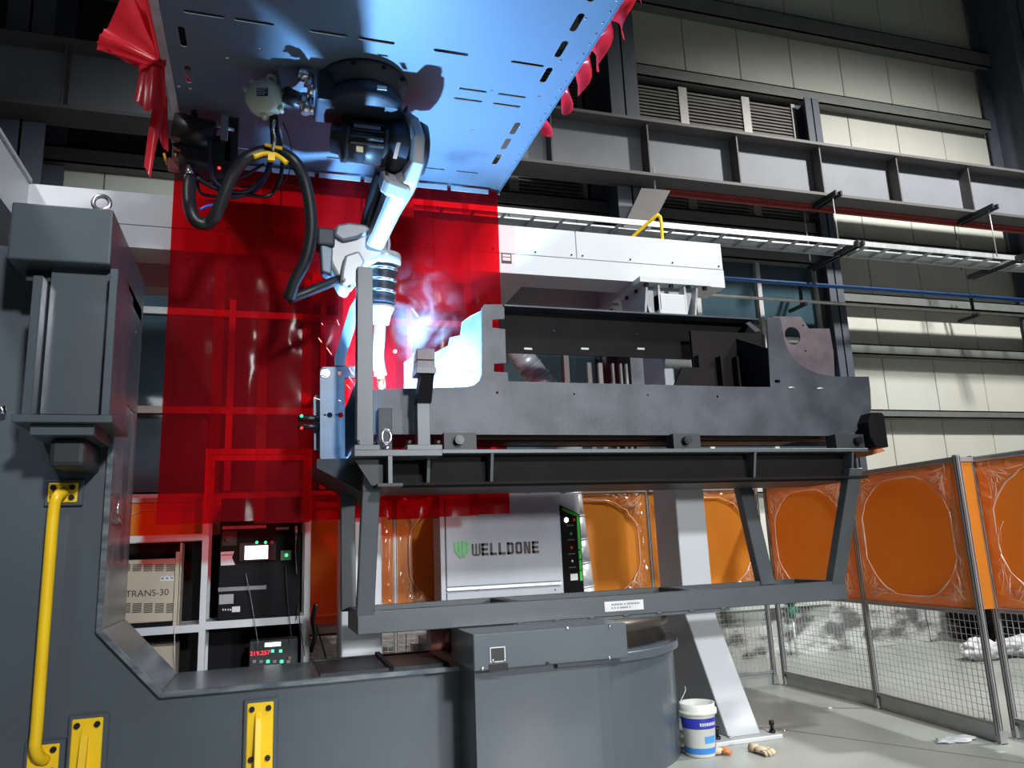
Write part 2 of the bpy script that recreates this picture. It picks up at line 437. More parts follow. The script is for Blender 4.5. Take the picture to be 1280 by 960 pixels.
# ---------------------------------------------------------------- crane girder
g = thing('crane_girder', 'long grey crane runway girder with stiffener ribs along the wall', 'girder', (4, 8.2, 6.15))
gy = 8.2
part('web', B().box(-6, 15, gy+0.19, gy+0.21, 6.17, 6.88), GIRD, g)
part('top_flange', B().box(-6, 15, gy-0.03, gy+0.43, 6.88, 6.92), GIRDD, g)
part('bottom_flange', B().box(-6, 15, gy, gy+0.40, 6.13, 6.17), GIRDD, g)
st = part('stiffener', B().box(3.28, 3.30, gy+0.01, gy+0.19, 6.17, 6.88), GIRDD, g)
repeat(st, [(1.345*i, 0, 0) for i in range(-6, 8) if i])
part('conductor_rail', B().box(5.0, 15, gy+0.30, gy+0.35, 6.05, 6.10).box(5.0, 15, gy+0.28, gy+0.37, 6.10, 6.13), REDP, g, 'red conductor rail')
part('rail', B().box(-6, 15, gy+0.16, gy+0.24, 6.92, 7.0), GIRDD, g)
t = part('gusset_plate', B().hexa([at(802,235,Y=8.3), at(838,238,Y=8.3), at(812,288,Y=8.3), at(777,288,Y=8.3)], [at(802,235,Y=8.3)+V((0,.02,0)), at(838,238,Y=8.3)+V((0,.02,0)), at(812,288,Y=8.3)+V((0,.02,0)), at(777,288,Y=8.3)+V((0,.02,0))]), GIRDD)
tag(t, 'grey slanted plate hanging by a rod below the girder behind the yellow hoop', 'plate')
t = part('hanger_rod', B().cyl(at(819,236,Y=8.32), at(819,236,Y=8.32)+V((0,0,0.30)), 0.012, n=6), GALV, t)

# ---------------------------------------------------------------- cable tray on trapeze arms, pipes
t = thing('cable_tray', 'bright galvanised ladder cable tray slung below the crane girder', 'cable tray', (7, 8.3, 5.25))
TZ = 5.34
part('side_rail', B().box(1.0, 15, 8.42, 8.44, TZ, TZ+0.14), GALV, t)
part('side_rail', B().box(1.0, 15, 8.02, 8.04, TZ, TZ+0.07), GALV, t)
r = part('rung', B().box(1.1, 1.125, 8.04, 8.42, TZ, TZ+0.03), GALV, t)
repeat(r, [(0.37*i, 0, 0) for i in range(1, 37)])
part('cover', B().box(1.0, 15, 8.25, 8.42, TZ+0.04, TZ+0.05), GALV, t)
lab_up = ['dark steel arm under the girder above the right workpiece end', 'dark steel arm under the girder toward the frame edge']
def trapeze(xa, pa, pb, zt, label, cat='support arm'):
    a = at(*pa, Z=zt); b = at(*pb, Z=zt)
    t = thing('support_arm', label, cat, (a.x, a.y, zt), 'steel arms carrying the cable tray')
    a = V((a.x, a.y, zt)); b = V((a.x, b.y, zt))
    part('channel', B().bar(a, b, 0.03, 0.07).bar(a+V((0.09,0,0)), b+V((0.09,0,0)), 0.03, 0.07), DGREY, t)
    return t, a, b
t1, a1, b1 = trapeze(0, (1008,264), (1043,240), 6.09, 'upper dark angle arm under the girder, above the workpiece right end')
part('rod', B().cyl(b1+V((0,0.08,-0.75)), b1+V((0,0.08,0)), 0.008, n=6), GALV, t1)
part('rod', B().cyl(a1+V((0,0.05,-0.75)), a1+V((0,0.05,0)), 0.008, n=6), GALV, t1)
trapeze(0, (1010,336), (1068,302), 5.36, 'lower dark angle arm holding the cable tray above the workpiece right end')
t2, a2, b2 = trapeze(0, (1196,279), (1258,259), 6.09, 'upper dark angle arm under the girder nearest the picture edge')
part('rod', B().cyl(b2+V((0,0.08,-0.75)), b2+V((0,0.08,0)), 0.008, n=6), GALV, t2)
part('rod', B().cyl(a2+V((0,0.05,-0.75)), a2+V((0,0.05,0)), 0.008, n=6), BLACK, t2)
trapeze(0, (1210,347), (1290,314), 5.36, 'lower dark angle arm holding the cable tray nearest the picture edge')
p0, p1 = at(905,348,Y=8.9), at(1280,372,Y=8.9)
tag(part('blue_pipe', B().cyl((1.0, 8.9, p0.z), (15, 8.9, p0.z), 0.03), BLUEP), 'thin bright blue pipe running along the wall below the cable tray', 'pipe')
tag(part('white_pipe', B().cyl((1.0, 8.9, p0.z-0.26), (15, 8.9, p0.z-0.26), 0.022), MULL), 'thin white pipe just below the blue pipe on the wall', 'pipe')
t = thing('pipe_support', 'dark flat brackets carrying the blue and white wall pipes', 'bracket', (7.3, 8.9, p0.z))
for x in (3, 7.3, 10.5, 13.5):
    part('bracket_arm', B().box(x, x+0.04, 8.86, YW-0.16, p0.z-0.33, p0.z-0.285).box(x, x+.04, 8.94, 8.97, p0.z-.285, p0.z+.05), DGREY, t)
t = thing('high_bay_lamp', 'lit white high bay lamp hanging high over the fenced floor', 'lamp', (8.2, 2.0, 8.9))
part('reflector', B().lathe((8.2,2.0,8.9), (0,0,1), [(0.30,0.0),(0.31,0.0),(0.12,0.22),(0.10,0.4),(0.0,0.42)]), GALV, t)
part('lens', B().lathe((8.2,2.0,8.9), (0,0,1), [(0.0,-0.02),(0.29,-0.02),(0.29,-0.005),(0.0,-0.005)]), mat('lamp_lens', (1,1,1), 0.5, emit=(1,1,0.97), estr=25), t)
part('suspension', B().cyl((8.2,2.0,9.3), (8.2,2.0,12.6), 0.01, n=6), DGREY, t)

# ================================================================ FENCE
FH = 2.09
def wrap_lines(mk, w, h, seed):
    """cling film stretched over the frame: rounded inner rim and gathered folds to the corners; mk(u,v) -> point"""
    rnd = random.Random(seed); b = B()
    cx, cy = w/2, h/2; a, c = w*0.43, h*0.44
    N = 40; loop = []
    for i in range(N):
        th = 2*PI*i/N
        e = 0.55
        x = cx + a*math.copysign(abs(math.cos(th))**e, math.cos(th)); y = cy + c*math.copysign(abs(math.sin(th))**e, math.sin(th))
        x += rnd.uniform(-.008, .008); y += rnd.uniform(-.008, .008)
        # cut corners deeper
        dx, dy = (x-cx)/a, (y-cy)/c
        k = max(0, abs(dx)+abs(dy)-1.35)
        x -= dx*a*k*0.28*rnd.uniform(.8,1.3); y -= dy*c*k*0.28*rnd.uniform(.8,1.3)
        loop.append((x, y))
    pts = [mk(x, y, 0.012) for x, y in loop]
    b.tube(pts, 0.004, n=5, closed=True, rr=[rnd.uniform(.003, .0095) for _ in pts])
    for i, (x, y) in enumerate(loop):
        dx, dy = (x-cx)/a, (y-cy)/c
        if abs(dx)*abs(dy) < 0.18 or rnd.random() < 0.15: continue
        for _ in range(2):
            ex = cx + math.copysign(w*0.49, dx)*rnd.uniform(.72, 1); ey = cy + math.copysign(h*0.485, dy)*rnd.uniform(.78, 1)
            mx, my = (x+ex)/2 + rnd.uniform(-.03,.03), (y+ey)/2 + rnd.uniform(-.03,.03)
            s0 = rnd.uniform(0, .5)
            q0 = (x+(ex-x)*s0, y+(ey-y)*s0)
            b.tube([mk(*q0, 0.012), mk(mx, my, 0.02), mk(ex, ey, 0.012)], 0.002, n=4, rr=[0.0015, rnd.uniform(.002,.0055), 0.001])
    for _ in range(10):
        x = rnd.choice([rnd.uniform(.03*w,.1*w), rnd.uniform(.9*w,.97*w)]); y = rnd.uniform(.05*h,.95*h)
        b.tube([mk(x,y,.012), mk(x+rnd.uniform(-.03,.03), y+rnd.uniform(.04,.1), .018), mk(x+rnd.uniform(-.05,.05), y+rnd.uniform(.1,.2), .012)], .002, n=4, rr=[.001,.002,.001])
    return b

def wrap_film(mk, w, h, seed):
    rnd = random.Random(seed+50); b = B(); N, R_ = 150, 7; rings = []
    cx, cy = w/2, h/2
    for k in range(R_+1):
        v = k/R_; row = []
        for i in range(N):
            th = 2*PI*i/N; ct_, st_ = math.cos(th), math.sin(th)
            e = 0.55
            xi = w*0.43*math.copysign(abs(ct_)**e, ct_); yi = h*0.44*math.copysign(abs(st_)**e, st_)
            kk = max(0, abs(xi)/(w*.43)+abs(yi)/(h*.44)-1.35); xi *= 1-kk*.28; yi *= 1-kk*.28
            m_ = max(abs(xi)/(w*.495), abs(yi)/(h*.49)); xo, yo = xi/m_, yi/m_
            x = xi+(xo-xi)*v; y = yi+(yo-yi)*v
            o = 0.016 + 0.030*math.sin(v*PI)*(mnoise.noise(V((i*.55, seed, v*1.5)))*1.3+.4) + 0.012*mnoise.noise(V((x*14, y*14, seed)))
            row.append(b.bm.verts.new(mk(cx+x, cy+y, max(o, .009))))
        rings.append(row)
    for a, c in zip(rings, rings[1:]):
        for i in range(N): b.bm.faces.new((a[i], a[(i+1) % N], c[(i+1) % N], c[i]))
    return b

def fence_bay(ax, fixed, u0, u1, label, seed, wraps=True):
    """bay between two posts; ax 'Y': runs along y at x=fixed; ax 'X': runs along x at y=fixed"""
    def P(u, w, z): return V((fixed+w, u, z)) if ax == 'Y' else V((u, fixed+w, z))
    def bx(b, ua, ub, wa, wb, za, zb):
        p, q = P(ua, wa, za), P(ub, wb, zb)
        b.box(p.x, q.x, p.y, q.y, p.z, q.z)
    t = thing('fence_bay', label, 'fence panel', P((u0+u1)/2, 0, 0), 'bays of the orange screened safety fence')
    sgn = 1 if ax == 'Y' else 1
    ZM = 0.90
    def rail(z0, z1):
        b = B(); bx(b, u0, u1, -0.012, 0.03, z0, z1); bx(b, u0, u1, -0.018, -0.012, z0, z0+(z1-z0)*.28); bx(b, u0, u1, -0.018, -0.012, z0+(z1-z0)*.72, z1)
        return part('rail', b, ALU, t)
    rail(FH-0.04, FH); rail(ZM, ZM+0.035); rail(0.12, 0.145)
    b = B(); bx(b, u0, u1, 0.004, 0.008, ZM+0.035, FH-0.04)
    part('orange_sheet', b, ORAN, t)
    b = B(); bx(b, u0, u1, 0.004, 0.007, 0.0, 0.12)
    part('kick_plate', b, mat('kick_plate_grey', (0.40,0.42,0.40), 0.35, 0.2) if 'kick_plate_grey' not in MATS else MATS['kick_plate_grey'], t)
    b = B(); z = 0.145; r_ = 0.0016
    def wire(b, ua, ub, za, zb):
        p, q = P(ua, 0.004, za), P(ub, 0.008, zb); b.box(p.x-r_*(ax=='Y')*0, q.x, p.y, q.y, p.z, q.z)
    nv = int((u1-u0)/0.05)
    for i in range(nv+1):
        u = u0 + (u1-u0)*i/nv; wire(b, u-r_, u+r_, 0.145, ZM)
    for i in range(1, 15):
        z = 0.145 + 0.05*i; wire(b, u0, u1, z-r_, z+r_)
    part('wire_mesh', b, GALV, t, kind='stuff')
    if wraps:
        w, h = u1-u0-0.04, FH-0.04-ZM-0.035
        mk = lambda a, c, o: P(u0+0.02+a, -o, ZM+0.035+c)
        part('cling_film', wrap_film(mk, w, h, seed), FILM, t, 'clear creased film ring', kind='stuff')
        part('cling_wrap', wrap_lines(mk, w, h, seed), WRAP, t, 'clear crumpled film folds', kind='stuff')
    return t

def fence_post(x, y, label):
    t = thing('fence_post', label, 'post', (x, y, 0), 'aluminium posts of the safety fence')
    b = B().box(x-0.02, x+0.02, y-0.02, y+0.02, 0, FH+0.012)
    part('profile', b, ALU, t)
    b = B()
    for s in (-1, 1):
        b.box(x+s*0.012-0.003, x+s*0.012+0.003, y-0.0215, y-0.019, 0.05, FH)
        b.box(x-0.0215, x-0.019, y+s*0.012-0.003, y+s*0.012+0.003, 0.05, FH)
    part('groove', b, BLACK, t)
    part('foot', B().box(x-0.04, x+0.04, y-0.03, y+0.03, 0, 0.006).box(x-0.03, x+0.03, y-0.03, y-0.022, 0, 0.09), ALU, t)
FX = 5.22
for x, y, l in ((5.13, 4.73, 'full height aluminium fence post nearest the camera, ending in a bolted foot'), (5.25, 6.07, 'slim fence post between the two wide orange screens'), (5.27, 7.41, 'fence post at the back corner beside the fixture right post')):
    fence_post(x, y, l)
fence_post(5.36, 4.80, 'aluminium fence post just behind the nearest one, starting the last screen')
fb = fence_bay('Y', 5.19, 4.75, 6.05, 'fence bay with a large round edged orange screen right of the fixture', 3)
fb.rotation_euler.z = -0.09
fence_bay('Y', 5.26, 6.09, 7.39, 'fence bay with orange screen partly hidden by the fixture right leg', 9)
fence_bay('Y', 5.36, 3.46, 4.78, 'fence bay with crumpled orange screen cut by the picture edge', 5)
tag(part('fence_gap_strip', B().box(5.15, 5.35, 4.77, 4.80, FH-0.035, FH), ALU), 'short bright aluminium strip bridging the two nearest fence posts', 'strip')
tag(part('fence_gap_screen', B().box(5.15, 5.34, 4.785, 4.789, 0.93, FH-0.035), ORAN), 'narrow orange sheet between the two nearest fence posts', 'screen')
FY = 7.5
backl = ['back fence bay between the corner and the white gantry leg', 'back fence bay with glowing orange screen left of the white gantry leg', 'back fence bay hidden mostly behind the fume cabinet',
         'back fence bay between equipment rack and fume cabinet', 'back fence bay behind the black control cabinet', 'back fence bay behind the beige transformer']
for i in range(6):
    fence_bay('X', FY, 3.88-1.34*i, 5.18-1.34*i, backl[i], 20+i)
pl_ = ['back fence post at the corner', 'back fence post behind the white gantry leg', 'back fence post behind the silver duct', 'back fence post left of the fume cabinet', 'back fence post behind the control cabinet', 'back fence post behind the transformer', 'back fence post at the far left end']
for i in range(7):
    fence_post(5.2-1.34*i-0.0, FY+ (0.02 if i else 0), pl_[i])

# ================================================================ GANTRY (white portal the robot hangs from)
gt = thing('welding_gantry', 'white gantry with long overhead beam and two floor legs', 'gantry', (3.6, 6.4, 0))
GY = 6.30
bz0, bz1 = at(750,349,Y=GY).z, at(765,293,Y=GY).z
zs = at(765,327,Y=GY).z
bx1 = at(904,335,Y=GY).x
part('beam', B().box(-4.5, bx1, GY+0.012, GY+0.34, bz0, bz1-0.01), WHITE, gt)
# bolted covers
xsplit = [-4.5, -2.45, -0.40, at(720,330,Y=GY).x - 0.0]
xa = at(720,310,Y=GY).x
for a, c in ((-4.5, -2.4), (-2.4, -0.25), (-0.25, xa), (xa, bx1)):
    part('cover_panel', B().box(a+0.004, c-0.004, GY, GY+0.012, zs+0.004, bz1), WHITE, gt, bevel=0.003, seg=1)
part('lower_cover', B().box(-4.5, bx1, GY, GY+0.012, bz0, zs-0.002), WHITE, gt)
s = part('screw', B().cyl((0,GY-0.006,zs+0.035),(0,GY+0.002,zs+0.035),0.009,n=8), BOLT, gt)
repeat(s, [(x,0,0) for x in (-3.2,-2.3,-1.2,-0.35,0.6,1.3,1.9,2.3,xa-0.05,xa+0.06,xa+0.55,xa+1.0,bx1-0.05)])
# rear beam and cross members
RY = 7.25
part('rear_beam', B().box(-4.5, bx1-0.1, RY, RY+0.25, bz0, bz1-0.05), WHITE, gt)
for x in (-3.2, -1.4, 0.35, 2.05, 3.35):
    part('cross_member', B().box(x, x+0.22, GY+0.34, RY, bz0+0.0, bz0+0.25), WHITE, gt)
    part('bolt_plate', B().box(x-0.06, x, GY+0.5, RY, bz0-0.08, bz0), WHITE, gt)
    bb = part('bolt', B().cyl((x-0.03, GY+0.62, bz0-0.10), (x-0.03, GY+0.62, bz0-0.08), 0.022, n=6), BOLT, gt)
    repeat(bb, [(0,0.14,0),(0,0.28,0)])
part('underside_pan', B().box(-4.5, bx1-0.05, GY+0.34, RY, bz1-0.12, bz1-0.10), WHITE, gt)
# right leg
lx0, lx1 = 3.46, 3.75
LY = 6.18
prof = [(LY, bz0-0.14), (LY, 0.93), (5.66, 0.03), (6.75, 0.03), (LY+0.42, 0.9), (LY+0.42, bz0-0.14)]
part('leg', B().prism(prof, 'X', lx0, lx1), WHITE, gt, bevel=0.012)
part('leg_head_plate', B().box(lx0-0.20, lx1+0.26, LY-0.04, LY+0.6, bz0-0.055, bz0-0.003), WHITE, gt)
for x in (lx0-0.12, lx0+0.0, lx1-0.015, lx1+0.12):
    part('gusset', B().prism([(LY+0.0, bz0-0.055), (LY+0.55, bz0-0.055), (LY+0.42, bz0-0.5), (LY+0.12, bz0-0.5)], 'X', x, x+0.02) if x < lx0 or x > lx1 else B().prism([(LY, bz0-0.055), (LY+0.5, bz0-0.055), (LY+0.42, bz0-0.3), (LY, bz0-0.3)], 'X', x, x+0.02), WHITE, gt)
part('leg_flare', B().hexa([(lx0-0.12,LY+0.1,bz0-0.06),(lx1+0.14,LY+0.1,bz0-0.06),(lx1+0.14,LY+0.4,bz0-0.06),(lx0-0.12,LY+0.4,bz0-0.06)], [(lx0+0.02,LY+0.1,bz0-0.55),(lx1-0.02,LY+0.1,bz0-0.55),(lx1-0.02,LY+0.4,bz0-0.55),(lx0+0.02,LY+0.4,bz0-0.55)]), WHITE, gt)
bb = part('bolt', B().cyl((lx0-0.12, LY+0.0, bz0-0.085), (lx0-0.12, LY+0.0, bz0-0.055), 0.024, n=6), BOLT, gt)
repeat(bb, [(0.26,0,0),(0.44,0,0),(0.62,0,0),(0,0.2,0),(0,0.4,0)])
part('base_plate', B().box(3.27, 3.88, 5.56, 6.9, 0.0, 0.03), WHITE, gt, bevel=0.004, seg=1)
for x, y in ((3.36, 5.66), (3.84, 5.64), (3.36, 6.8), (3.84, 6.8)):
    q = part('anchor_bolt', B().cyl((x,y,0.03),(x,y,0.05),0.026,n=6).cyl((x,y,0.05),(x,y,0.12),0.014).cyl((x,y,0.09),(x,y,0.12),0.021,n=6), BOLT, gt)
    part('levelling_screw', B().cyl((x+0.09,y-0.03,0.03),(x+0.09,y-0.03,0.05),0.013,n=8), CHROME, gt)
# left leg
part('leg', B().box(0.585, 0.90, 6.40, 6.80, 0.03, bz0), WHITE, gt, bevel=0.012)
part('base_plate', B().box(0.45, 1.05, 6.2, 7.0, 0.0, 0.03), WHITE, gt)
part('leg', B().box(-3.5, -3.2, 6.40, 6.80, 0.03, bz0), WHITE, gt)
# side arm at far left running toward the camera
sx = at(17,236,Y=5.9).x
part('side_arm', B().prism([(4.0, 4.0), (4.0, 4.43), (GY, 4.43), (GY, 4.0)], 'X', sx-0.3, sx-0.02), WHITE, gt)
part('side_arm_flange', B().box(sx-0.3, sx, 4.0, GY, 4.41, 4.44).box(sx-0.3, sx, 4.0, GY, 3.99, 4.02), WHITE, gt)
hp = [at(787,300,Y=GY+0.05), at(800,288,Y=GY+0.05), at(819,271,Y=GY+0.05), at(823,270,Y=GY+0.05), at(826,275,Y=GY+0.05), at(828,302,Y=GY+0.05)]
hp[0].z = hp[-1].z = bz1-0.02; hp[0].y += 0.25; hp[1].y += .18
part('grab_handle', B().tube(smooth(hp, 5), 0.017, n=10), YEL, gt, 'yellow bent tube handle')
a = at(632,322,Y=GY)
part('data_plate', B().box(a.x-0.04, a.x+0.055, GY-0.003, GY, a.z-0.055, a.z+0.04), LBLK, gt, 'small black bordered plate')
part('data_plate_print', B().box(a.x-0.03, a.x+0.045, GY-0.005, GY-0.003, a.z-0.03, a.z-0.0).box(a.x-0.03, a.x+0.045, GY-0.005, GY-0.003, a.z+0.008, a.z+0.03), PAPER, gt)
part('riser', B().box(0.9, 1.25, GY+0.35, GY+0.7, bz0, 4.95), WHITE, gt)
part('hood_arm', B().box(0.9, 1.25, 3.2, GY+0.7, 4.76, 4.95), WHITE, gt)

# ================================================================ HOOD (sheet steel canopy) + red strips
HZ = 4.69; hx0, hx1, hy0, hy1 = -0.70, 1.95, 2.55, 6.2
hood = thing('welding_hood', 'flat slotted steel hood above the robot lit blue by the arc', 'hood', (0.6, 4.5, HZ))
holes = []
for x in (-1+0.59, -0.13, 0.135+0.17, 0.60, 0.92+0.16, 1.6): holes.append(slot(x if x > -0.4 else -0.41, 4.35, 0.23, 0.030))
for x in (1.32, 1.61): holes += [slot(x, 4.73, 0.21, 0.026), slot(x-0.0, 4.855, 0.21, 0.026)]
for x in (-0.2, 0.5, 0.98, 1.29, 1.58): holes.append(slot(x, 5.92, 0.19, 0.024))
for y in (3.3, 3.6, 3.88, 4.15, 4.44, 5.15, 5.39, 5.65): holes.append(slot(1.765, y, 0.18, 0.045, 1))
for y in (4.6, 5.0): holes.append(slot(-0.55, y, 0.2, 0.04, 1))
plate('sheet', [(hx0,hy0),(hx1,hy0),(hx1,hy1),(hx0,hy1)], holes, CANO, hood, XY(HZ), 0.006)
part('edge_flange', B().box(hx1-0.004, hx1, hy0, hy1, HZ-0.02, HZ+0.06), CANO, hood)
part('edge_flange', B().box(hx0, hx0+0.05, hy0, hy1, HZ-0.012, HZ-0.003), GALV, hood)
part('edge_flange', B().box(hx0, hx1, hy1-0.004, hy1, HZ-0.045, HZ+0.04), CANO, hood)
rv = part('rivet', B().sphere((hx1-0.03, 3.0, HZ-0.006), 0.008, (1,1,.6), 1), CHROME, hood)
repeat(rv, [(0, 0.105*i, 0) for i in range(1, 30)])
rv = part('rivet', B().sphere((-0.7, hy1-0.008, HZ-0.02), 0.008, (1,.6,1), 1), CHROME, hood)
repeat(rv, [(0.12*i, 0, 0) for i in range(1, 22)])
rv = part('rivet', B().sphere((hx1-0.15, 3.4, HZ-0.005), 0.011, (1,1,.5), 1), CHROME, hood)
repeat(rv, [(0, 0.43*i, 0) for i in range(1, 6)] + [(-0.35, 1.3, 0), (-0.65, 2.2, 0), (-0.35, 1.85, 0)])
for x, y in ((-0.62, 5.15), (-0.55, 5.16), (-0.3, 4.75), (-0.1, 4.6)):
    part('bolt_head', B().sphere((x,y,HZ-0.006), 0.016, (1,1,.5), 1), CHROME, hood)

# welding curtain at the rear edge: overlapping vertical strips
ct = thing('welding_curtain', 'transparent red strip curtain hanging from the hood rear edge', 'curtain', (0.6, hy1, 4.6))
ZB = 1.80
def strip(x0, x1, y, seed, zt=4.66, zb=ZB):
    rnd = random.Random(seed); b = B(); NX, NZ = 10, 44
    ph = rnd.uniform(0, 6); am = rnd.uniform(.002, .005)
    grid = []
    for j in range(NZ+1):
        row = []
        for i in range(NX+1):
            u = i/NX; v = j/NZ; x = x0+(x1-x0)*u; z = zt+(zb-zt)*v
            dy = am*math.sin(u*PI*2+ph+v*2.5)*(0.3+v) + 0.012*(u-0.5)**2*4
            dy += 0.010*mnoise.noise(V((x*3, seed, z*2.2))) + 0.006*mnoise.noise(V((x*9, seed, z*6)))
            row.append(b.bm.verts.new((x + 0.01*mnoise.noise(V((seed, z, 0)))*v, y+dy, z)))
        grid.append(row)
    for j in range(NZ):
        for i in range(NX):
            b.bm.faces.new((grid[j][i], grid[j][i+1], grid[j+1][i+1], grid[j+1][i])).smooth = True
    return b
N = 8; w = (1.93+0.74)/N
for i in range(N):
    x0 = -0.75+w*i
    part('strip', strip(x0, x0+w+0.075 if i < N-1 else x0+w, hy1-0.012-0.022*(i % 2), i+1, zb=ZB+0.012*math.sin(i*2.1)), RCURT, ct)
cl = part('clamp_strip', B().box(-0.76, -0.42, hy1-0.055, hy1-0.045, HZ-0.07, HZ-0.03), GALV, ct)
repeat(cl, [(0.375*i, 0, 0) for i in range(1, 7)])

# bunched red curtain tied up at the left edge
def cloth_fan(pts_a, pts_b, folds, seed, amp, NV=14):
    """pleated sheet between two polylines"""
    b = B(); rows = []
    n_ = folds*4
    def samp(P, t):
        t = t*(len(P)-1); i = min(int(t), len(P)-2); return P[i].lerp(P[i+1], t-i)
    for j in range(NV+1):
        v = j/NV; row = []
        for i in range(n_+1):
            u = i/n_
            p = samp(pts_a, u).lerp(samp(pts_b, u), v)
            p = p + V((0.15,-1,0.1))*amp*(math.sin(u*folds*PI*2)*(0.25+0.75*math.sin(v*PI*0.5+0.3))) + V((0,1,0))*0.03*mnoise.noise(p*4+V((seed,0,0)))
            row.append(b.bm.verts.new(p))
        rows.append(row)
    for a, c in zip(rows, rows[1:]):
        for i in range(n_): b.bm.faces.new((a[i], a[i+1], c[i+1], c[i])).smooth = True
    return b
bd = thing('bunched_curtain', 'red curtain gathered and tied up at the hood left edge', 'curtain', at(205,85,Y=4.9))
YB = 4.9
knot = at(205,84,Y=YB)
part('gathered_fold', cloth_fan([knot+V((.0,-.02,.05)), knot+V((0,-.03,0)), knot+V((-.02,0,-.05))],
      [at(198,-40,Y=YB-.35), at(160,-12,Y=YB-.25), at(126,42,Y=YB-.1), at(119,61,Y=YB), at(172,80,Y=YB)], 4, 1, 0.035), RDARK, bd)
part('gathered_fold', cloth_fan([knot+V((.0,.03,.04)), knot+V((-.01,.03,-.03))],
      [at(203,-40,Y=YB-.2), at(140,28,Y=YB+.1), at(120,52,Y=YB+.15)], 3, 7, 0.03), RDARK, bd)
part('gathered_fold', cloth_fan([knot+V((.015,0,0.0)), knot+V((-.02,0.02,-.02))],
      [at(206,-30,Y=YB-.5), at(172,-30,Y=YB-.4)], 2, 3, 0.02), RDARK, bd)
part('hanging_tail', cloth_fan([at(174,80,Y=YB), at(190,84,Y=YB-.03), at(206,86,Y=YB)],
      [at(168,127,Y=YB), at(185,140,Y=YB-.05), at(208,134,Y=YB)], 2, 5, 0.016), RDARK, bd)
part('hanging_tail', cloth_fan([at(190,130,Y=YB+.04), at(200,132,Y=YB+.02), at(208,128,Y=YB+.04)],
      [at(180,208,Y=YB+.1), at(188,224,Y=YB+.08), at(192,200,Y=YB+.1)], 1, 6, 0.014), RDARK, bd)
part('hanging_tail', cloth_fan([at(196,120,Y=YB+.06), at(204,120,Y=YB+.05), at(209,120,Y=YB+.06)],
      [at(196,168,Y=YB+.12), at(206,188,Y=YB+.1), at(211,190,Y=YB+.1)], 2, 8, 0.012), RDARK, bd)
part('tie', B().tube([at(206,56,Y=YB), at(238,104,Y=YB+.25)], 0.009, n=8), RDARK, bd)
# bunched curtain along the right edge
be = thing('rolled_curtain', 'crumpled red strips bunched along the hood right edge', 'curtain', (hx1+0.02, 4.5, HZ))
def edge_scrap(y0, y1, h, seed):
    b = B(); rnd = random.Random(seed); NX, NZ = 14, 6; rows = []
    for j in range(NZ+1):
        v = j/NZ; row = []
        for i in range(NX+1):
            u = i/NX; y = y0+(y1-y0)*u
            hh = h*(0.55+0.45*math.sin(u*PI*1.1+seed))*(0.8+0.4*mnoise.noise(V((y*5, seed, 0))))
            row.append(b.bm.verts.new((hx1+0.008+0.05*v*(1+math.sin(u*11+seed)*.7), y+0.04*math.sin(v*3+seed), HZ+0.02+hh*math.sin(v*PI*.62)-0.10*v*v*(1+math.sin(seed+u*6)))))
        rows.append(row)
    for a, c in zip(rows, rows[1:]):
        for i in range(NX): b.bm.faces.new((a[i], a[i+1], c[i+1], c[i])).smooth = True
    return b
for i, (y0, y1, h) in enumerate(((3.15,3.5,.09),(3.45,3.8,.08),(3.78,4.2,.10),(4.15,4.5,.07),(4.55,4.75,.09),(5.0,5.28,.16))):
    part('fold', edge_scrap(y0, y1, h, i+1), RDARK, be)

# ================================================================ POSITIONER (big grey frame)
ps = thing('workpiece_positioner', 'large slate grey positioner frame with tall column and round pedestal', 'positioner', (-1.2, 5.9, 0))
PF, PB, cxr = 5.5, 6.3, -0.97
# C shaped front: column + lower beam with chamfered inner corner, one profile
zb = at(200,872,Y=PF).z
zt = 3.60
xc = at(200,872,Y=PF).x
ztop_b = at(563,840,Y=PF).z
prof = [(-2.9,0.0),(1.30,0.0),(1.30,zb),(xc,zb),(cxr,at(121,790,Y=PF).z),(cxr,zt),(-2.9,zt)]
part('frame_body', B().prism(prof, 'Y', PF+0.02, PB-0.02), GREY, ps)
# flange lining the inner corner
th = 0.03
za = at(121,790,Y=PF).z
part('flange', B().prism([(cxr-0.0,za),(cxr+th*.0+0.035,za+0.012),(cxr+0.035,zt-0.0),(cxr,zt-0.0)], 'Y', PF-0.03, PB+0.03), GREYW, ps, bevel=0.004, seg=1)
part('flange', B().prism([(xc,zb),(xc+0.015,zb+0.035),(cxr+0.035,za+0.014),(cxr,za)], 'Y', PF-0.03, PB+0.03), GREYW, ps, bevel=0.004, seg=1)
part('flange', B().prism([(xc,zb-0.0),(1.30,zb),(1.30,zb+0.035),(xc+0.015,zb+0.035)], 'Y', PF-0.03, PB+0.03), GREYW, ps, bevel=0.004, seg=1)
# black channel along the beam top
a = at(400,835,Y=PF+.1).x
part('cable_channel', B().box(a, 1.24, PF+0.06, PB-0.06, zb+0.035, zb+0.05).box(a, 1.24, PB-0.1, PB-0.06, zb+0.05, zb+0.06), DGREY, ps)
part('hose_stub', B().bar(at(471,817,Y=PF+.3), at(490,836,Y=PF+.05), 0.03, 0.03), BLACK, ps)
# access panel on the column's inner side
part('side_panel', B().box(cxr+0.035, cxr+0.040, PF+0.13, PB-0.08, 2.62, 3.42), GREY, ps)
for (px, py) in ((146,377),(170,415),(140,491),(164,516),(152,504),(160,397)):
    p_ = at(px,py,X=cxr+0.04)
    part('screw', B().sphere(p_, 0.012, (0.6,1,1), 1), CHROME, ps)
hp = [at(150,617,X=cxr+0.035), at(148,622,X=cxr+.07), at(147,640,X=cxr+.08), at(149,650,X=cxr+.07), at(152,655,X=cxr+0.035)]
part('pull_handle', B().tube(smooth(hp,4), 0.008), CHROME, ps)
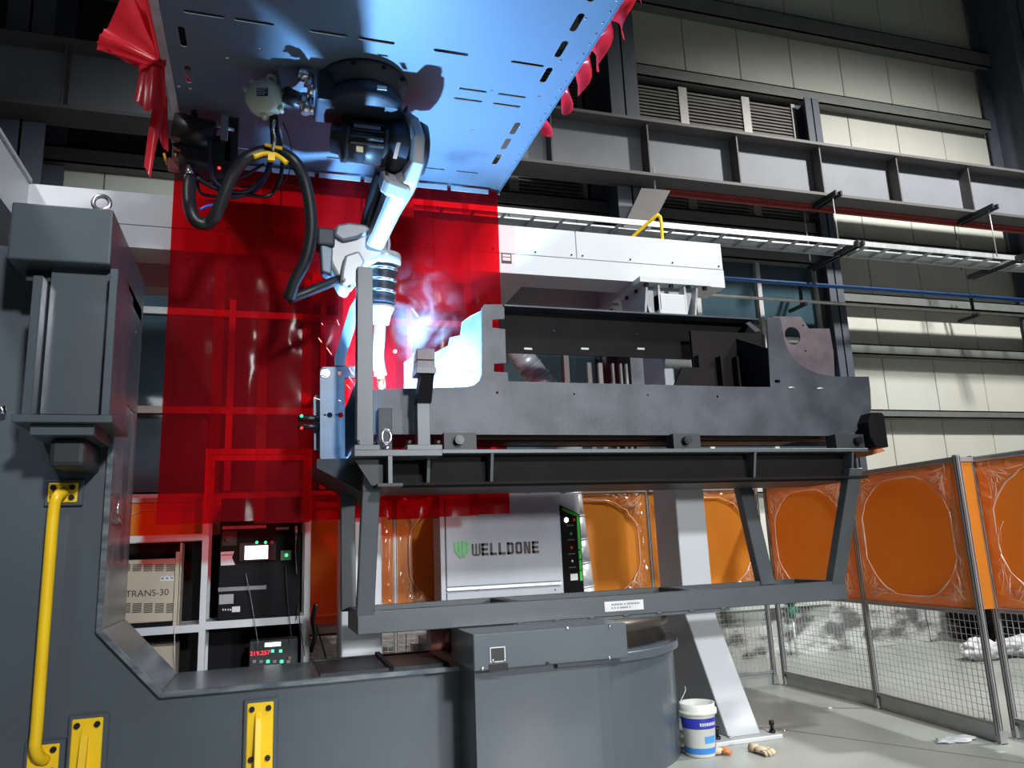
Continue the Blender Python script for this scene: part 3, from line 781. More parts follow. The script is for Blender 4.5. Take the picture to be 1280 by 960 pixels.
# column head: projecting box, recess housing and boss
hbx0 = at(15,250,Y=4.95).x; HB = 4.95; hbx1 = cxr+0.04
z_a, z_b = at(142,331,Y=HB).z, at(142,262,Y=HB).z
part('head_box', B().box(hbx0, hbx1, HB, PB, z_a, z_b), GREY, ps, bevel=0.012)
part('head_shelf', B().box(hbx0+0.06, hbx1-0.03, HB+0.18, PF+0.1, z_a-0.07, z_a), DGREY, ps)
z_c = at(130,520,Y=HB).z; rx0 = at(22,520,Y=HB).x; rx1 = at(137,520,Y=HB).x
z_d = at(100,345,Y=HB+.05).z
part('housing_plate', B().box(rx0+0.08, rx1-0.05, HB+0.12, HB+0.16, z_c+0.03, z_a), GREY, ps)
part('housing_rib', B().box(rx0+0.02, rx0+0.07, HB-0.02, PF, z_c, z_a-0.10), GREY, ps, bevel=0.004, seg=1)
part('housing_rib', B().box(rx1-0.045, rx1+0.0, HB-0.02, PF, z_c, z_a-0.03), GREY, ps, bevel=0.004, seg=1)
part('housing_sill', B().box(rx0-0.02, rx1+0.02, HB-0.04, PF, z_c-0.045, z_c), GREY, ps, bevel=0.004, seg=1)
part('housing_sill', B().box(rx0+0.06, rx1-0.08, HB+0.02, PF, z_c-0.11, z_c-0.045), GREY, ps, bevel=0.004, seg=1)
part('boss', B().box(rx0+0.14, rx1-0.14, HB+0.12, PF+0.1, z_c-0.28, z_c-0.11), DGREY, ps, bevel=0.03)
ec = at(127,254,Y=HB+0.15)
ring = [ec+V((math.cos(2*PI*i/24)*0.048, 0, math.sin(2*PI*i/24)*0.048)) for i in range(24)]
t = part('lifting_eye', B().tube(ring, 0.014, n=10, closed=True).cyl((ec.x,ec.y,z_b),(ec.x,ec.y,z_b+0.02),0.03), CHROME, ps)
part('rear_edge_fitting', B().cyl(at(3,518,Y=PF-.05), at(3,508,Y=PF-.05), 0.02), CHROME, ps)
# yellow guard brackets
def bolts(pts, par, y, r=0.017):
    for x, z in pts: part('bolt', B().cyl((x,y-0.016,z),(x,y,z),r,n=10), BOLT, par)
def mount(x0, x1, z0, z1):
    part('mount_pad', B().box(x0-0.02, x1+0.03, PF-0.012, PF+0.02, z0-0.02, z1+0.02), GREY, ps, bevel=0.006, seg=1)
r0 = thing('yellow_grab_rail', 'tall yellow tubular grab rail bolted to the grey column', 'grab rail', at(60,780,Y=PF))
a, c = at(62,604,Y=PF), at(97,628,Y=PF)
mount(a.x, c.x, c.z, a.z)
part('foot_plate', B().box(a.x, c.x, PF-0.024, PF-0.012, c.z, a.z), YEL, r0, bevel=0.008)
bolts([(a.x+.03,a.z-.03),(c.x-.03,a.z-.03),(a.x+.03,c.z+.03),(c.x-.03,c.z+.03)], r0, PF-0.024)
a2_, c2_ = at(36,932,Y=PF), at(73,968,Y=PF)
mount(a2_.x, c2_.x, c2_.z, a2_.z)
part('foot_plate', B().box(a2_.x, c2_.x, PF-0.024, PF-0.012, c2_.z, a2_.z), YEL, r0, bevel=0.008)
bolts([(a2_.x+.03,a2_.z-.03),(c2_.x-.03,a2_.z-.03),(a2_.x+.03,c2_.z+.03),(c2_.x-.03,c2_.z+.03)], r0, PF-0.024)
RR = PF-0.10
pts = [at(80,616,Y=PF-.02), at(77,616,Y=PF-.07), at(71,622,Y=RR), at(67,640,Y=RR), at(62,700,Y=RR), at(53,815,Y=RR), at(46,910,Y=RR), at(44,932,Y=RR), at(48,945,Y=PF-.07), at(56,950,Y=PF-.02)]
part('rail_tube', B().tube(smooth(pts,5), 0.033, n=14), YEL, r0)
def guard(x0p, x1p, ytop, name, label):
    a = at(x0p, ytop, Y=PF); c = at(x1p, ytop, Y=PF)
    t = thing('yellow_hook_bracket', label, 'bracket', (a.x, PF, a.z-0.4), 'yellow brackets on the positioner')
    mount(a.x, c.x, a.z-0.6, a.z)
    part('back_plate', B().box(a.x, c.x, PF-0.024, PF-0.012, a.z-0.6, a.z), YEL, t, bevel=0.006, seg=1)
    mx = (a.x+c.x)/2
    part('fin', B().prism([(PF-0.024,a.z-0.05),(PF-0.05,a.z-0.09),(PF-0.14,a.z-0.45),(PF-0.14,a.z-0.6),(PF-0.024,a.z-0.6)], 'X', mx-0.03, mx+0.012), YEL, t, bevel=0.006)
    bolts([(a.x+.03,a.z-.035),(c.x-.03,a.z-.035),(a.x+.03,a.z-.33),(c.x-.03,a.z-.33)], t, PF-0.024)
guard(91, 130, 899, 'a', 'yellow finned bracket at the column foot beside the grab rail')
guard(309, 342, 879, 'b', 'yellow finned bracket in the middle of the positioner lower beam')

# pedestal
pc = V((2.15, 6.05, 0)); pr = 0.97
ztr = 0.98
b = B(); outl = []
x_l = 1.30
for i in range(37):
    th_ = -PI/2 + PI*i/36
    outl.append((pc.x + pr*math.cos(th_), pc.y + pr*math.sin(th_)))
outl += [(x_l, pc.y+pr), (x_l, pc.y-pr)]
ped = part('pedestal', B().prism(outl, 'Z', 0, 0.82), GREY, ps)
for p_ in ped.data.polygons: p_.use_smooth = False
outl2 = [(pc.x + (pr+0.04)*math.cos(-PI/2+PI*i/36), pc.y + (pr+0.04)*math.sin(-PI/2+PI*i/36)) for i in range(37)]
part('collar_band', B().prism(outl2 + [(pc.x-.3, pc.y+pr+.04), (pc.x-.3, pc.y-pr-.04)], 'Z', 0.75, 0.81), GREY, ps, bevel=0.006, seg=1)
part('slewing_ring', B().lathe((pc.x,pc.y,0), (0,0,1), [(0,0.82),(pr-0.05,0.82),(pr-0.05,0.925),(pr-0.02,0.935),(pr-0.02,1.0),(0,1.0)], n=72), mat('oiled_dark_steel', (0.09,0.075,0.065), 0.35, 0.6), ps, 'dark oily steel ring')
# boxy cover at the pedestal front
BY = 4.93
b0 = at(591,793,Y=BY); b1 = at(783,780,Y=BY); zl = at(591,840,Y=BY).z; zl2 = at(783,822,Y=BY).z
part('front_cover', B().prism([(b0.x, BY), (b1.x, BY), (b1.x, BY+0.45), (b0.x-0.06, BY+0.6), (b0.x-0.06, BY+0.12)] if False else [(b0.x, BY), (b1.x, BY), (b1.x, BY+0.4), (b0.x, BY+0.62)], 'Z', zl, b0.z), GREY, ps, bevel=0.008)
p_ = at(622,818,Y=BY)
part('cover_label', B().box(p_.x-0.05, p_.x+0.05, BY-0.004, BY, p_.z-0.045, p_.z+0.045), PAPER, ps, 'small nameplate with white border')
part('cover_label_face', B().box(p_.x-0.044, p_.x+0.044, BY-0.006, BY-0.004, p_.z-0.039, p_.z+0.039), LBLK, ps)
part('hinge', B().box(p_.x-0.06, p_.x+0.065, BY-0.004, BY, p_.z-0.10, p_.z-0.055), BOLT, ps)
for px, py in ((616,826),(631,825),(603,836),(762,822),(709,785),(762,783)):
    q = at(px,py,Y=BY); part('screw', B().sphere((q.x,BY-0.002,q.z), 0.013, (1,.6,1.2), 1), CHROME, ps)
q = at(684,829,Y=BY); part('bolt', B().cyl((q.x,BY-.01,q.z),(q.x,BY,q.z),0.012,n=6), BOLT, ps)
part('cover_bracket', B().box(b1.x, b1.x+0.04, BY+0.15, BY+0.3, 0.84, 0.98), GREY, ps)

# ================================================================ FIXTURE frame on the turntable
fx = thing('welding_fixture', 'dark grey welded fixture frame carrying the long steel workpiece', 'fixture', (2.6, 5.6, 1.0))
LF, LB, UF, UB = 5.36, 5.98, 5.12, 6.08
z0, z1 = at(447,794,Y=LF).z, at(447,765,Y=LF).z
x0, x1 = at(447,790,Y=LF).x, at(1059,740,Y=LF).x
tw = 0.12
part('lower_rail', B().box(x0, x1, LF, LF+0.07, z0, z1), FIX, fx, bevel=0.006)
part('lower_rail', B().box(x0, x1, LB-0.07, LB, z0, z1), FIX, fx)
for x in (x0, at(630,750,Y=LF+.2).x, at(850,735,Y=LF+.2).x, x1-0.08):
    part('lower_crossbar', B().box(x, x+0.08, LF+0.07, LB-0.07, z0, z1), FIX, fx)
xa_, xb_ = at(642,775,Y=LF).x, at(912,760,Y=LF).x
part('turntable_adapter', B().box(xa_, xb_, LF-0.005, LB, 1.001, z0-0.0), FIX, fx)
w_ = at(650,775,Y=LF-.008)
bb = part('weld_bead', B().sphere((w_.x, LF-0.006, z0), 0.035, (1,.3,.25), 1), FIX, fx)
repeat(bb, [(0.27*i, 0, 0) for i in range(1, 7)])
a = at(780,757,Y=LF)
part('nameplate', B().box(a.x-0.155, a.x+0.155, LF-0.004, LF, a.z-0.035, a.z+0.035), PAPER, fx, 'white printed nameplate')
b = B(); rnd = random.Random(4)
for r_ in (0.012, -0.012):
    xx = a.x-0.10
    while xx < a.x+(0.12 if r_ > 0 else 0.06):
        b.box(xx, xx+0.009, LF-0.0055, LF-0.004, a.z+r_-0.005, a.z+r_+0.006); xx += 0.013 if rnd.random() < .8 else .022
part('nameplate_print', b, mat('grey_print', (0.18,0.18,0.18), 0.6), fx)
# uprights
def post(pt, pb, yt, yb, wx, wy):
    a = at(*pt, Y=yt); c = at(*pb, Y=yb)
    c.z = z1-0.03
    b = B(); b.hexa([(c.x-wx/2,yb,c.z),(c.x+wx/2,yb,c.z),(c.x+wx/2,yb+wy,c.z),(c.x-wx/2,yb+wy,c.z)], [(a.x-wx/2,yt,a.z),(a.x+wx/2,yt,a.z),(a.x+wx/2,yt+wy,a.z),(a.x-wx/2,yt+wy,a.z)])
    part('upright', b, FIX, fx, bevel=0.005, seg=1)
post((466,575), (457,765), UF+.03, LF, 0.115, 0.09)
post((1071,585), (1048,730), UF+.03, LF, 0.125, 0.09)
post((435,600), (436,757), UB-.12, LB-.09, 0.105, 0.09)
post((928,590), (960,722), UB-.12, LB-.09, 0.14, 0.09)
# upper frame: channel with stiffeners
ux0, ux1 = at(480,563,Y=UF).x, at(1083,563,Y=UF).x
zt_, zl_ = at(760,561,Y=UF).z, at(760,602,Y=UF).z
part('top_flange', B().box(ux0, ux1+0.02, UF, UF+0.20, zt_-0.028, zt_), FIX, fx, bevel=0.003, seg=1)
part('web', B().box(ux0, ux1, UF+0.13, UF+0.145, zl_, zt_-0.028), DSTEEL, fx)
part('bottom_flange', B().box(ux0, ux1, UF+0.02, UF+0.22, zl_, zl_+0.015), DSTEEL, fx)
for px in (527+6, 612, 940, 1062):
    x = at(px, 580, Y=UF+.05).x
    part('stiffener', B().prism([(UF+0.005,zt_-0.028),(UF+0.13,zt_-0.028),(UF+0.13,zl_+.015),(UF+0.05,zl_+.015)], 'X', x, x+0.02), FIX, fx)
part('rear_beam', B().box(ux0, ux1, UB-0.2, UB, zl_, zt_), DGREY, fx)
part('bottom_plate', B().box(ux0, ux1, UF+0.14, UB-0.15, zl_-0.012, zl_), DGREY, fx)
for px in (600, 700, 830, 930, 1040):
    x = at(px, 580, Y=UF).x
    part('crossbar', B().box(x, x+0.1, UF+0.15, UB-0.2, zt_-0.12, zt_), DGREY, fx)
# left transverse I beam (end on) and its knee
TY = 4.98
fxa, fxb = at(443,565,Y=TY).x, at(553,565,Y=TY).x
ft, fb = at(500,562,Y=TY).z, at(500,570,Y=TY).z
wxc = at(488,585,Y=TY).x; zbot = at(488,604,Y=TY).z
part('end_beam_flange', B().box(fxa, fxb, TY, UB+.1, fb, ft), FIX, fx, bevel=0.003, seg=1)
part('end_beam_web', B().box(wxc-0.013, wxc+0.013, TY, UB+.1, zbot, fb), FIX, fx)
part('end_beam_rib', B().hexa([(wxc-.013,TY+.12,fb),(fxa+.01,TY+.12,fb),(at(473,600,Y=TY).x-.03,TY+.12,zbot),(wxc-.013,TY+.12,zbot-.02)], [(wxc-.013,TY+.14,fb),(fxa+.01,TY+.14,fb),(at(473,600,Y=TY).x-.03,TY+.14,zbot),(wxc-.013,TY+.14,zbot-.02)]), DGREY, fx)
part('end_beam_lower_flange', B().box(wxc-0.08, wxc+0.08, TY, UB+.1, zbot-0.02, zbot), DGREY, fx)
part('end_knee', B().hexa([(ux0-.05,UF+.3,zl_-.05),(0.33,UF+.35,zt_-.08),(0.33,UF+.35,zt_-.02),(ux0,UF+.3,zt_-.02)], [(ux0-.05,UB,zl_-.08),(0.33,UB+.05,zt_-.10),(0.33,UB+.05,zt_-.02),(ux0,UB,zt_-.02)]), DGREY, fx)
p_ = at(1090,563,Y=5.5)
part('end_tab', B().hexa([at(1078,561,Y=5.3),at(1103,560,Y=5.3),at(1106,564,Y=5.3),at(1085,570,Y=5.3)], [at(1078,561,Y=5.3)+V((0,.2,0)),at(1103,560,Y=5.3)+V((0,.2,0)),at(1106,564,Y=5.3)+V((0,.2,0)),at(1085,570,Y=5.3)+V((0,.2,0))]), mat('orange_overspray', (0.4,0.12,0.04), 0.6), fx)

# rests under the workpiece
for px, l in ((572, 0), (855, 0), (1068, 0)):
    a = at(px, 552, Y=UF+.1)
    t = part('rest_block', B().box(a.x-(0.10 if px < 900 else .2), a.x+(0.13 if px < 900 else .08), UF+0.08, UF+0.2, zt_, zt_+0.125), DGREY, fx)
    q = V((a.x+0.0, UF+0.08, zt_+0.07))
    part('locating_pin', B().cyl(q, q-V((0,0.05,0)), 0.032, n=16).cyl(q-V((0,.05,0)), q-V((0,0.055,0)), 0.02, n=12), CHROME if 0 else BOLT, t)
# brown timber-like packing strip under the plate
part('packing_strip', B().box(at(560,545,Y=5.3).x, at(1060,545,Y=5.3).x, 5.42, 5.55, at(760,549,Y=5.42).z, at(760,541,Y=5.3).z), mat('rusty_strip', (0.16,0.10,0.06), 0.7), fx)

# tall stop post
sp = thing('stop_post', 'tall flat grey stop post bolted at the workpiece left end', 'stop post', at(458,550,Y=4.99))
a, c = at(447,333,Y=5.04), at(466,333,Y=5.04); bb0 = at(446,548,Y=5.04); bb1 = at(467,548,Y=5.04)
z_ = ft+0.035
part('bar', B().hexa([(bb0.x,5.04,z_),(bb1.x,5.04,z_),(bb1.x,5.16,z_),(bb0.x,5.16,z_)], [(a.x,5.04,a.z),(c.x,5.04,a.z),(c.x,5.16,a.z+.02),(a.x+.0,5.16,a.z+.02)]), FIX, sp, bevel=0.003, seg=1)
e0, e1 = at(443,550,Y=5.0), at(475,550,Y=5.0)
part('foot', B().box(e0.x, e1.x, 5.0, 5.22, ft, ft+0.035), FIX, sp, bevel=0.003, seg=1)
bolts([], sp, 5.0)
for x in (e0.x+0.03, e1.x-0.03): part('bolt', B().cyl((x,5.06,ft+.035),(x,5.06,ft+.07),0.022,n=10), BOLT, sp)
# eye bolt
e = at(483,546,Y=5.02)
ring = [e+V((math.cos(2*PI*i/24)*0.030, 0.01*math.cos(2*PI*i/24), math.sin(2*PI*i/24)*0.045)) for i in range(24)]
t = part('eye_bolt', B().tube(ring, 0.012, n=10, closed=True).cyl((e.x,e.y,ft),(e.x,e.y,ft+0.025),0.022), CHROME)
tag(t, 'shiny steel lifting eye bolt standing beside the tall stop post', 'eye bolt')
a, c = at(473,510,Y=5.2), at(490,510,Y=5.2)
tag(part('stop_block', B().box(a.x, c.x, 5.2, 5.26, ft, a.z), DGREY, bevel=0.004), 'small dark upright block behind the eye bolt', 'block')
# clamp post with head
cp = thing('clamp_post', 'grey clamp post with dark stepped head in front of the weld', 'clamp', at(530,550,Y=5.05))
a, c = at(522,545,Y=5.08), at(538,545,Y=5.08)
ztop = at(530,500,Y=5.08).z
part('upright', B().box(a.x, c.x, 5.08, 5.17, ft+.035, ztop), FIX, cp, bevel=0.003, seg=1)
e0, e1 = at(509,555,Y=5.0), at(553,555,Y=5.0)
part('foot', B().box(e0.x, e1.x, 5.0, 5.24, ft, ft+0.035), FIX, cp, bevel=0.003, seg=1)
for x in (e0.x+0.02, e1.x-0.02): part('bolt', B().cyl((x,5.06,ft+.035),(x,5.06,ft+.07),0.022,n=10), BOLT, cp)
a, c = at(522,466,Y=5.02), at(542,466,Y=5.02)
part('arm', B().hexa([(a.x+.0,5.06,ztop-.02),(c.x-.01,5.06,ztop-.02),(c.x-.01,5.18,ztop-.02),(a.x,5.18,ztop-.02)], [(a.x+.02,4.99,a.z),(c.x,4.99,a.z),(c.x,5.12,a.z),(a.x+.02,5.12,a.z)]), BLACKP, cp)
a, c = at(521,435,Y=4.98), at(544,465,Y=4.98); mz = (a.z+c.z)/2
part('head_block', B().box(a.x, c.x, 4.98, 5.14, mz+0.002, a.z), STEEL2, cp, bevel=0.003, seg=1)
part('head_block', B().box(a.x, c.x, 4.98, 5.14, c.z+.03, mz-0.002), STEEL2, cp, bevel=0.003, seg=1)
part('head_base', B().box(a.x-.005, c.x+.005, 4.97, 5.15, c.z-0.01, c.z+.03), FIX, cp)
# clamp lug plate with lever at the left
lg = thing('lever_clamp', 'grey perforated clamp plate, tinted arc blue, with lever left of the stop post', 'clamp', at(415,575,Y=5.65))
LYY = 5.62
q = lambda px, py: (at(px,py,Y=LYY).x, at(px,py,Y=LYY).z)
o0 = q(400,572); o1 = q(431,572)
hz = []
for px, py, r_ in ((406,467,.02),(425,467,.02),(406,519,.009),(412,519,.020),(420,519,.009),(426,519,.020)):
    c_ = q(px,py); hz.append(circ(c_[0], c_[1], r_, 14))
plate('side_plate', [o0, o1, q(431,463), q(428,459), q(404,459), q(400,463)], hz, BLUEB, lg, XZ(LYY), 0.02)
plate('side_plate', [q(394,560), q(425,560), q(425,490), q(396,490), q(393,494)], [], BLUEB, lg, XZ(LYY+0.12), 0.02)
c_ = q(406,467)
part('pin', B().cyl((c_[0],LYY-0.035,c_[1]),(c_[0],LYY+0.2,c_[1]),0.022), CHROME, lg)
rr_ = [V((c_[0]+math.cos(2*PI*i/16)*.032, LYY-.015, c_[1]+math.sin(2*PI*i/16)*.032)) for i in range(16)]
part('retaining_ring', B().tube(rr_, 0.006, n=6, closed=True), CHROME, lg)
part('foot', B().box(o0[0]-.0, o1[0]+.02, LYY-0.05, LYY+.16, o0[1]-0.06, o0[1]), BLUEB, lg)
q2 = lambda px, py: (at(px,py,Y=LYY+.06).x, at(px,py,Y=LYY+.06).z)
part('lever', B().prism([q2(431,458),(q2(418,458)),q2(418,446),q2(437,385),q2(445,372),q2(447,400),q2(432,446)], 'Y', LYY+0.03, LYY+0.09), BLUEB, lg)
q3 = lambda px, py: (at(px,py,Y=LYY+.2).x, at(px,py,Y=LYY+.2).z)
part('spatter_shield', B().prism([q3(451,458),q3(431,512),q3(431,575),q3(452,575)], 'Y', LYY+0.19, LYY+0.20), DSTEEL, lg)
part('link_bar', B().prism([q2(428,459),q2(452,459),q2(452,473),q2(428,473)], 'Y', LYY+0.03, LYY+0.09), BLUEB, lg)
for dz, mt_ in ((523, LEDG), (533, LEDR)):
    a = at(372, dz, Y=LYY+.05); c = at(402, dz, Y=LYY+.05)
    t = part('cylinder_sensor', B().cyl((a.x,a.y,a.z),(c.x,a.y,c.z), 0.022), BOLT, lg)
    a_ = at(377, dz-(3 if dz == 523 else -2), Y=LYY+.02)
    part('sensor_light', B().sphere(a_, 0.012, sub=1), mt_, t)

# ================================================================ WORKPIECE
wp = thing('steel_workpiece', 'long raw steel welded frame resting on the fixture', 'workpiece', (2.7, 5.6, 2.35))
WF, WB = 5.28, 6.02
q = lambda px, py: (at(px,py,Y=WF).x, at(px,py,Y=WF).z)
out = [q(463,543), q(463,487), q(545,485), q(583,484), q(592,482), q(599,476), q(602,468), q(602,385), q(605,381), q(627,381), q(630,386), q(630,399), q(615,400), q(615,410), q(631,412),
       q(632,454), q(617,455), q(617,465), q(634,466), q(635,477), q(940,484), q(963,484), q(958,400), q(961,397), q(974,397), q(976,404), q(979,424), q(985,440), q(995,453), q(1008,462), q(1024,468), q(1042,471), q(1085,471),
       q(1087,488), q(1088,510), q(1086,519), q(1077,529), q(1068,541), q(1040,545), q(760,544)]
hs = []
for px, py, r_ in ((717,493,.008),(809,494,.009),(896,496,.010),(621,491,.010)):
    c_ = q(px,py); hs.append(circ(c_[0], c_[1], r_, 12))
c_ = q(971,477); hs.append(slot(c_[0], c_[1], 0.055, 0.028))
plate('front_plate', out, hs, STEEL, wp, XZ(WF), 0.02)
for px, py in ((988,485),(1024,486)):
    c_ = q(px,py); part('weld_mark', B().sphere((c_[0],WF-.011,c_[1]), 0.04, (1.0,.04,.25), 1), mat('scraped_steel', (0.3,0.29,0.32), 0.5, 0.4) if 'scraped_steel' not in MATS else MATS['scraped_steel'], wp)
q = lambda px, py: (at(px,py,Y=5.62).x, at(px,py,Y=5.62).z)
c_ = q(990,420)
c2 = q(1006,439); c3 = q(1003,407)
plate('rear_lug_plate', [q(960,520), q(965,396), q(1000,396), q(1010,411), q(1036,411), q(1041,440), q(1045,520)], [circ(c_[0], c_[1], 0.082, 28), circ(c2[0],c2[1],.011,10), circ(c3[0],c3[1],.011,10)], STEEL2, wp, XZ(5.62), 0.02)
# far right lug and rear side channel
rt = at(786,398,Y=WB).z
rx0_, rx1_ = at(628,395,Y=WB-.1).x, at(948,409,Y=WB-.1).x
rb = at(786,447,Y=WB).z
part('rear_side_plate', B().box(rx0_, rx1_+.1, WB-0.02, WB, rb, rt), DSTEEL, wp)
part('rear_top_flange', B().box(rx0_, rx1_-0.03, WB-0.16, WB, rt, rt+0.014), STEEL, wp)
for px in (660, 731, 801):
    a = at(px, 436, Y=WB-.02); part('slot_hole', B().box(a.x-.035, a.x+.035, WB-.024, WB-.019, a.z-.008, a.z+.008), mat('slot_light', (0.5,0.5,0.5), 0.5) if 'slot_light' not in MATS else MATS['slot_light'], wp)
for px, py in ((692,414),(795,418)):
    a = at(px, py, Y=WB-.02); part('boss', B().sphere(a, 0.015, sub=1), STEEL, wp)
part('rear_lower_plate', B().box(at(470,500,Y=WB).x, at(1040,500,Y=WB).x, WB-0.02, WB, 2.34, 2.62), DSTEEL, wp)
# transverse plates; left ones face the arc
xl = at(602,440,Y=WF).x
diag = [(602,388,5.30),(588,395,5.40),(577,403,5.49),(575,419,5.50),(562,422,5.60),(560,432,5.61),(545,440,5.72),(522,441,5.90),(505,453,6.0),(505,500,6.0),(602,530,5.30)]
dg = [at(x_,y_,Y=d_) for x_,y_,d_ in diag]
part('cross_plate', B().hexa(dg, [p_+V((.018,.012,0)) for p_ in dg]), mat('pale_steel', (0.13,0.14,0.16), .5, .1, (0.07,0.08,0.10), 5), wp)  # paler tone than the other workpiece steel
xm = at(545,470,Y=WF).x - 0.18
o = [(WF+0.25, 2.40), (WF+0.25, 2.93), (WF+.4, 3.0), (WB-.02, 2.93), (WB-.02, 2.40)]
a = at(505,455,Y=5.95)
part('floor_plate', B().box(at(463,540,Y=WF).x, at(1040,540,Y=WF).x, WF+0.01, WB-.02, 2.345, 2.365), STEEL, wp)
xr = at(960,440,Y=WF+.02).x
part('cross_plate', B().prism([(WF+.02,2.36),(WF+.02,3.05),(WB-.02,3.38),(WB-.02,2.36)], 'X', xr+0.05, xr+0.07), DSTEEL, wp)
part('brace', B().hexa([at(932,404,Y=WB-.2),at(937,402,Y=WB-.2),at(951,413,Y=WB-.2),at(945,415,Y=WB-.2)], [at(932,404,Y=WB-.05),at(937,402,Y=WB-.05),at(951,413,Y=WB-.05),at(945,415,Y=WB-.05)]), STEEL, wp)
part('end_plate', B().prism([(WF+.015,2.36),(WF+.015,2.77),(WF+.3,2.77),(WB-.02,2.62),(WB-.02,2.36)], 'X', 0.632, 0.645), DSTEEL, wp)
# dark internals on the right of the opening
a, c = at(848,425,Y=5.85), at(958,480,Y=5.85)
part('inner_bulkhead', B().box(a.x+.1, c.x, 5.8, 5.83, 2.4, a.z+.08), DSTEEL, wp)
part('inner_rib', B().prism([(at(838,470,Y=5.7).x,2.5),(at(832,478,Y=5.7).x,2.72),(at(840,455,Y=5.7).x,2.80),(at(850,430,Y=5.7).x,2.98),(at(890,430,Y=5.7).x,2.98),(at(890,480,Y=5.7).x,2.5)], 'Y', 5.70, 5.73), DSTEEL, wp)
for px in (868, 895, 915, 935):
    a = at(px, 440, Y=5.78); part('inner_rib', B().box(a.x, a.x+.02, 5.72, 5.8, 2.55, 3.1), DSTEEL, wp)
a, c = at(1081,517,Y=5.2), at(1098,517,Y=5.2); z_ = at(1090,560,Y=5.2).z
tag(part('end_stop_block', B().prism([(a.x+.02,z_),(c.x,z_),(c.x-.0,a.z-.02),(c.x-.02,a.z),(a.x+.02,a.z),(a.x-.03,a.z-.08),(a.x-.03,z_+.08)], 'Y', 5.14, 5.3), BLACKP, bevel=0.004), 'black end stop block clamped at the workpiece right end', 'block')

# ================================================================ ROBOT
rb_ = thing('welding_robot', 'black and silver welding robot hanging upside down from the hood', 'robot', (0.6, 4.8, HZ))
bc = V((0.58, 4.84, HZ))
part('base_flange', B().lathe(bc, (0,0,-1), [(0,0.004),(0.30,0.004),(0.30,0.03),(0.27,0.035),(0.25,0.12),(0.0,0.12)], 36), ROBG, rb_)
part('turret', B().lathe(bc, (0,0,-1), [(0,0.12),(0.24,0.12),(0.265,0.14),(0.265,0.21),(0.24,0.24),(0.0,0.245)], 36), ROBG, rb_)
J2 = at(508,185,Y=4.95)
axd = V((1,0.0,-0.02)).normalized()
# shoulder casting from turret down to the axis-2 gearbox
part('shoulder', B().hexa([bc+V((-.22,-.16,-.24)), bc+V((.22,-.16,-.24)), bc+V((.22,.18,-.24)), bc+V((-.22,.18,-.24))],
     [J2+V((-.30,-.06,.15)), J2+V((-.05,-.06,.12)), J2+V((-.05,.14,.10)), J2+V((-.30,.14,.15))]), ROBG, rb_, bevel=0.03, seg=3)
part('shoulder_yoke', B().prism([(J2.x-.20, J2.z-.02), (J2.x-.02, J2.z-.1), (J2.x-.0, J2.z+.28), (J2.x-.08, HZ-.2), (J2.x-.24, HZ-.2), (J2.x-.16,J2.z+.16)], 'Y', J2.y-.10, J2.y+.14), ROBG, rb_, bevel=0.02)
part('axis_gearbox', B().lathe(J2, -axd, [(0,-0.03),(0.165,-0.03),(0.175,-0.01),(0.175,0.10),(0.15,0.14),(0,0.15)], 32), ROBG, rb_)
part('counter_disc', B().lathe(J2, axd, [(0,0.06),(0.18,0.06),(0.19,0.08),(0.17,0.13),(0.1,0.15),(0,0.155)], 32), ROBG, rb_)
mt0 = J2 - axd*0.14
part('servo_motor', B().lathe(mt0, -axd, [(0,0),(0.16,0),(0.165,0.03),(0.15,0.04),(0.15,0.26),(0.16,0.265),(0.16,0.30),(0.11,0.32),(0.10,0.38),(0,0.385)], 8), BLACK, rb_)
mo = J2 - axd*0.29
fin = part('motor_fin', B().box(mo.x-.11, mo.x+.11, mo.y-.158, mo.y-.13, mo.z-.105, mo.z-.092), BOLT, rb_)
repeat(fin, [(0,0,0.05*i) for i in range(1,4)])
part('motor_plate', B().box(mo.x-.09, mo.x+.09, mo.y-.152, mo.y-.145, mo.z+.02, mo.z+.06), mat('smoked_plate', (0.2,0.2,0.22), 0.4, .5), rb_)
part('motor_plug', B().box(mo.x-.20, mo.x-.11, mo.y-.05, mo.y+.05, mo.z-.05, mo.z+.09), BLACK, rb_, bevel=.01)
a = at(450,187,Y=mo.y-.155); part('caution_label', B().box(a.x-.025,a.x+.02,mo.y-.162,mo.y-.155,a.z-.02,a.z+.02), mat('yellowed_label',(0.6,0.5,0.25),.5), rb_)
a = at(497,188,Y=J2.y-.165); part('caution_label', B().hexa([at(496,178,Y=J2.y-.18),at(501,178,Y=J2.y-.18),at(496,199,Y=J2.y-.18),at(491,198,Y=J2.y-.18)],[at(496,178,Y=J2.y-.175),at(501,178,Y=J2.y-.175),at(496,199,Y=J2.y-.175),at(491,198,Y=J2.y-.175)]), PAPER, rb_)
a = at(475,109,Y=4.66); part('caution_label', B().box(a.x-.03,a.x+.03,4.565,4.57,HZ-.20,HZ-.172), PAPER, rb_)
part('cable_box', B().box(bc.x-.32, bc.x-.14, bc.y-.14, bc.y+.16, HZ-.24, HZ-.04), ROBG, rb_, bevel=.015)
part('base_bolt', B().cyl((bc.x+.24,bc.y-.17,HZ-.04),(bc.x+.24,bc.y-.17,HZ-.03),.018,n=6).cyl((bc.x-.1,bc.y-.275,HZ-.04),(bc.x-.1,bc.y-.275,HZ-.03),.018,n=6).cyl((bc.x+.1,bc.y-.275,HZ-.04),(bc.x+.1,bc.y-.275,HZ-.03),.018,n=6), BOLT, rb_)
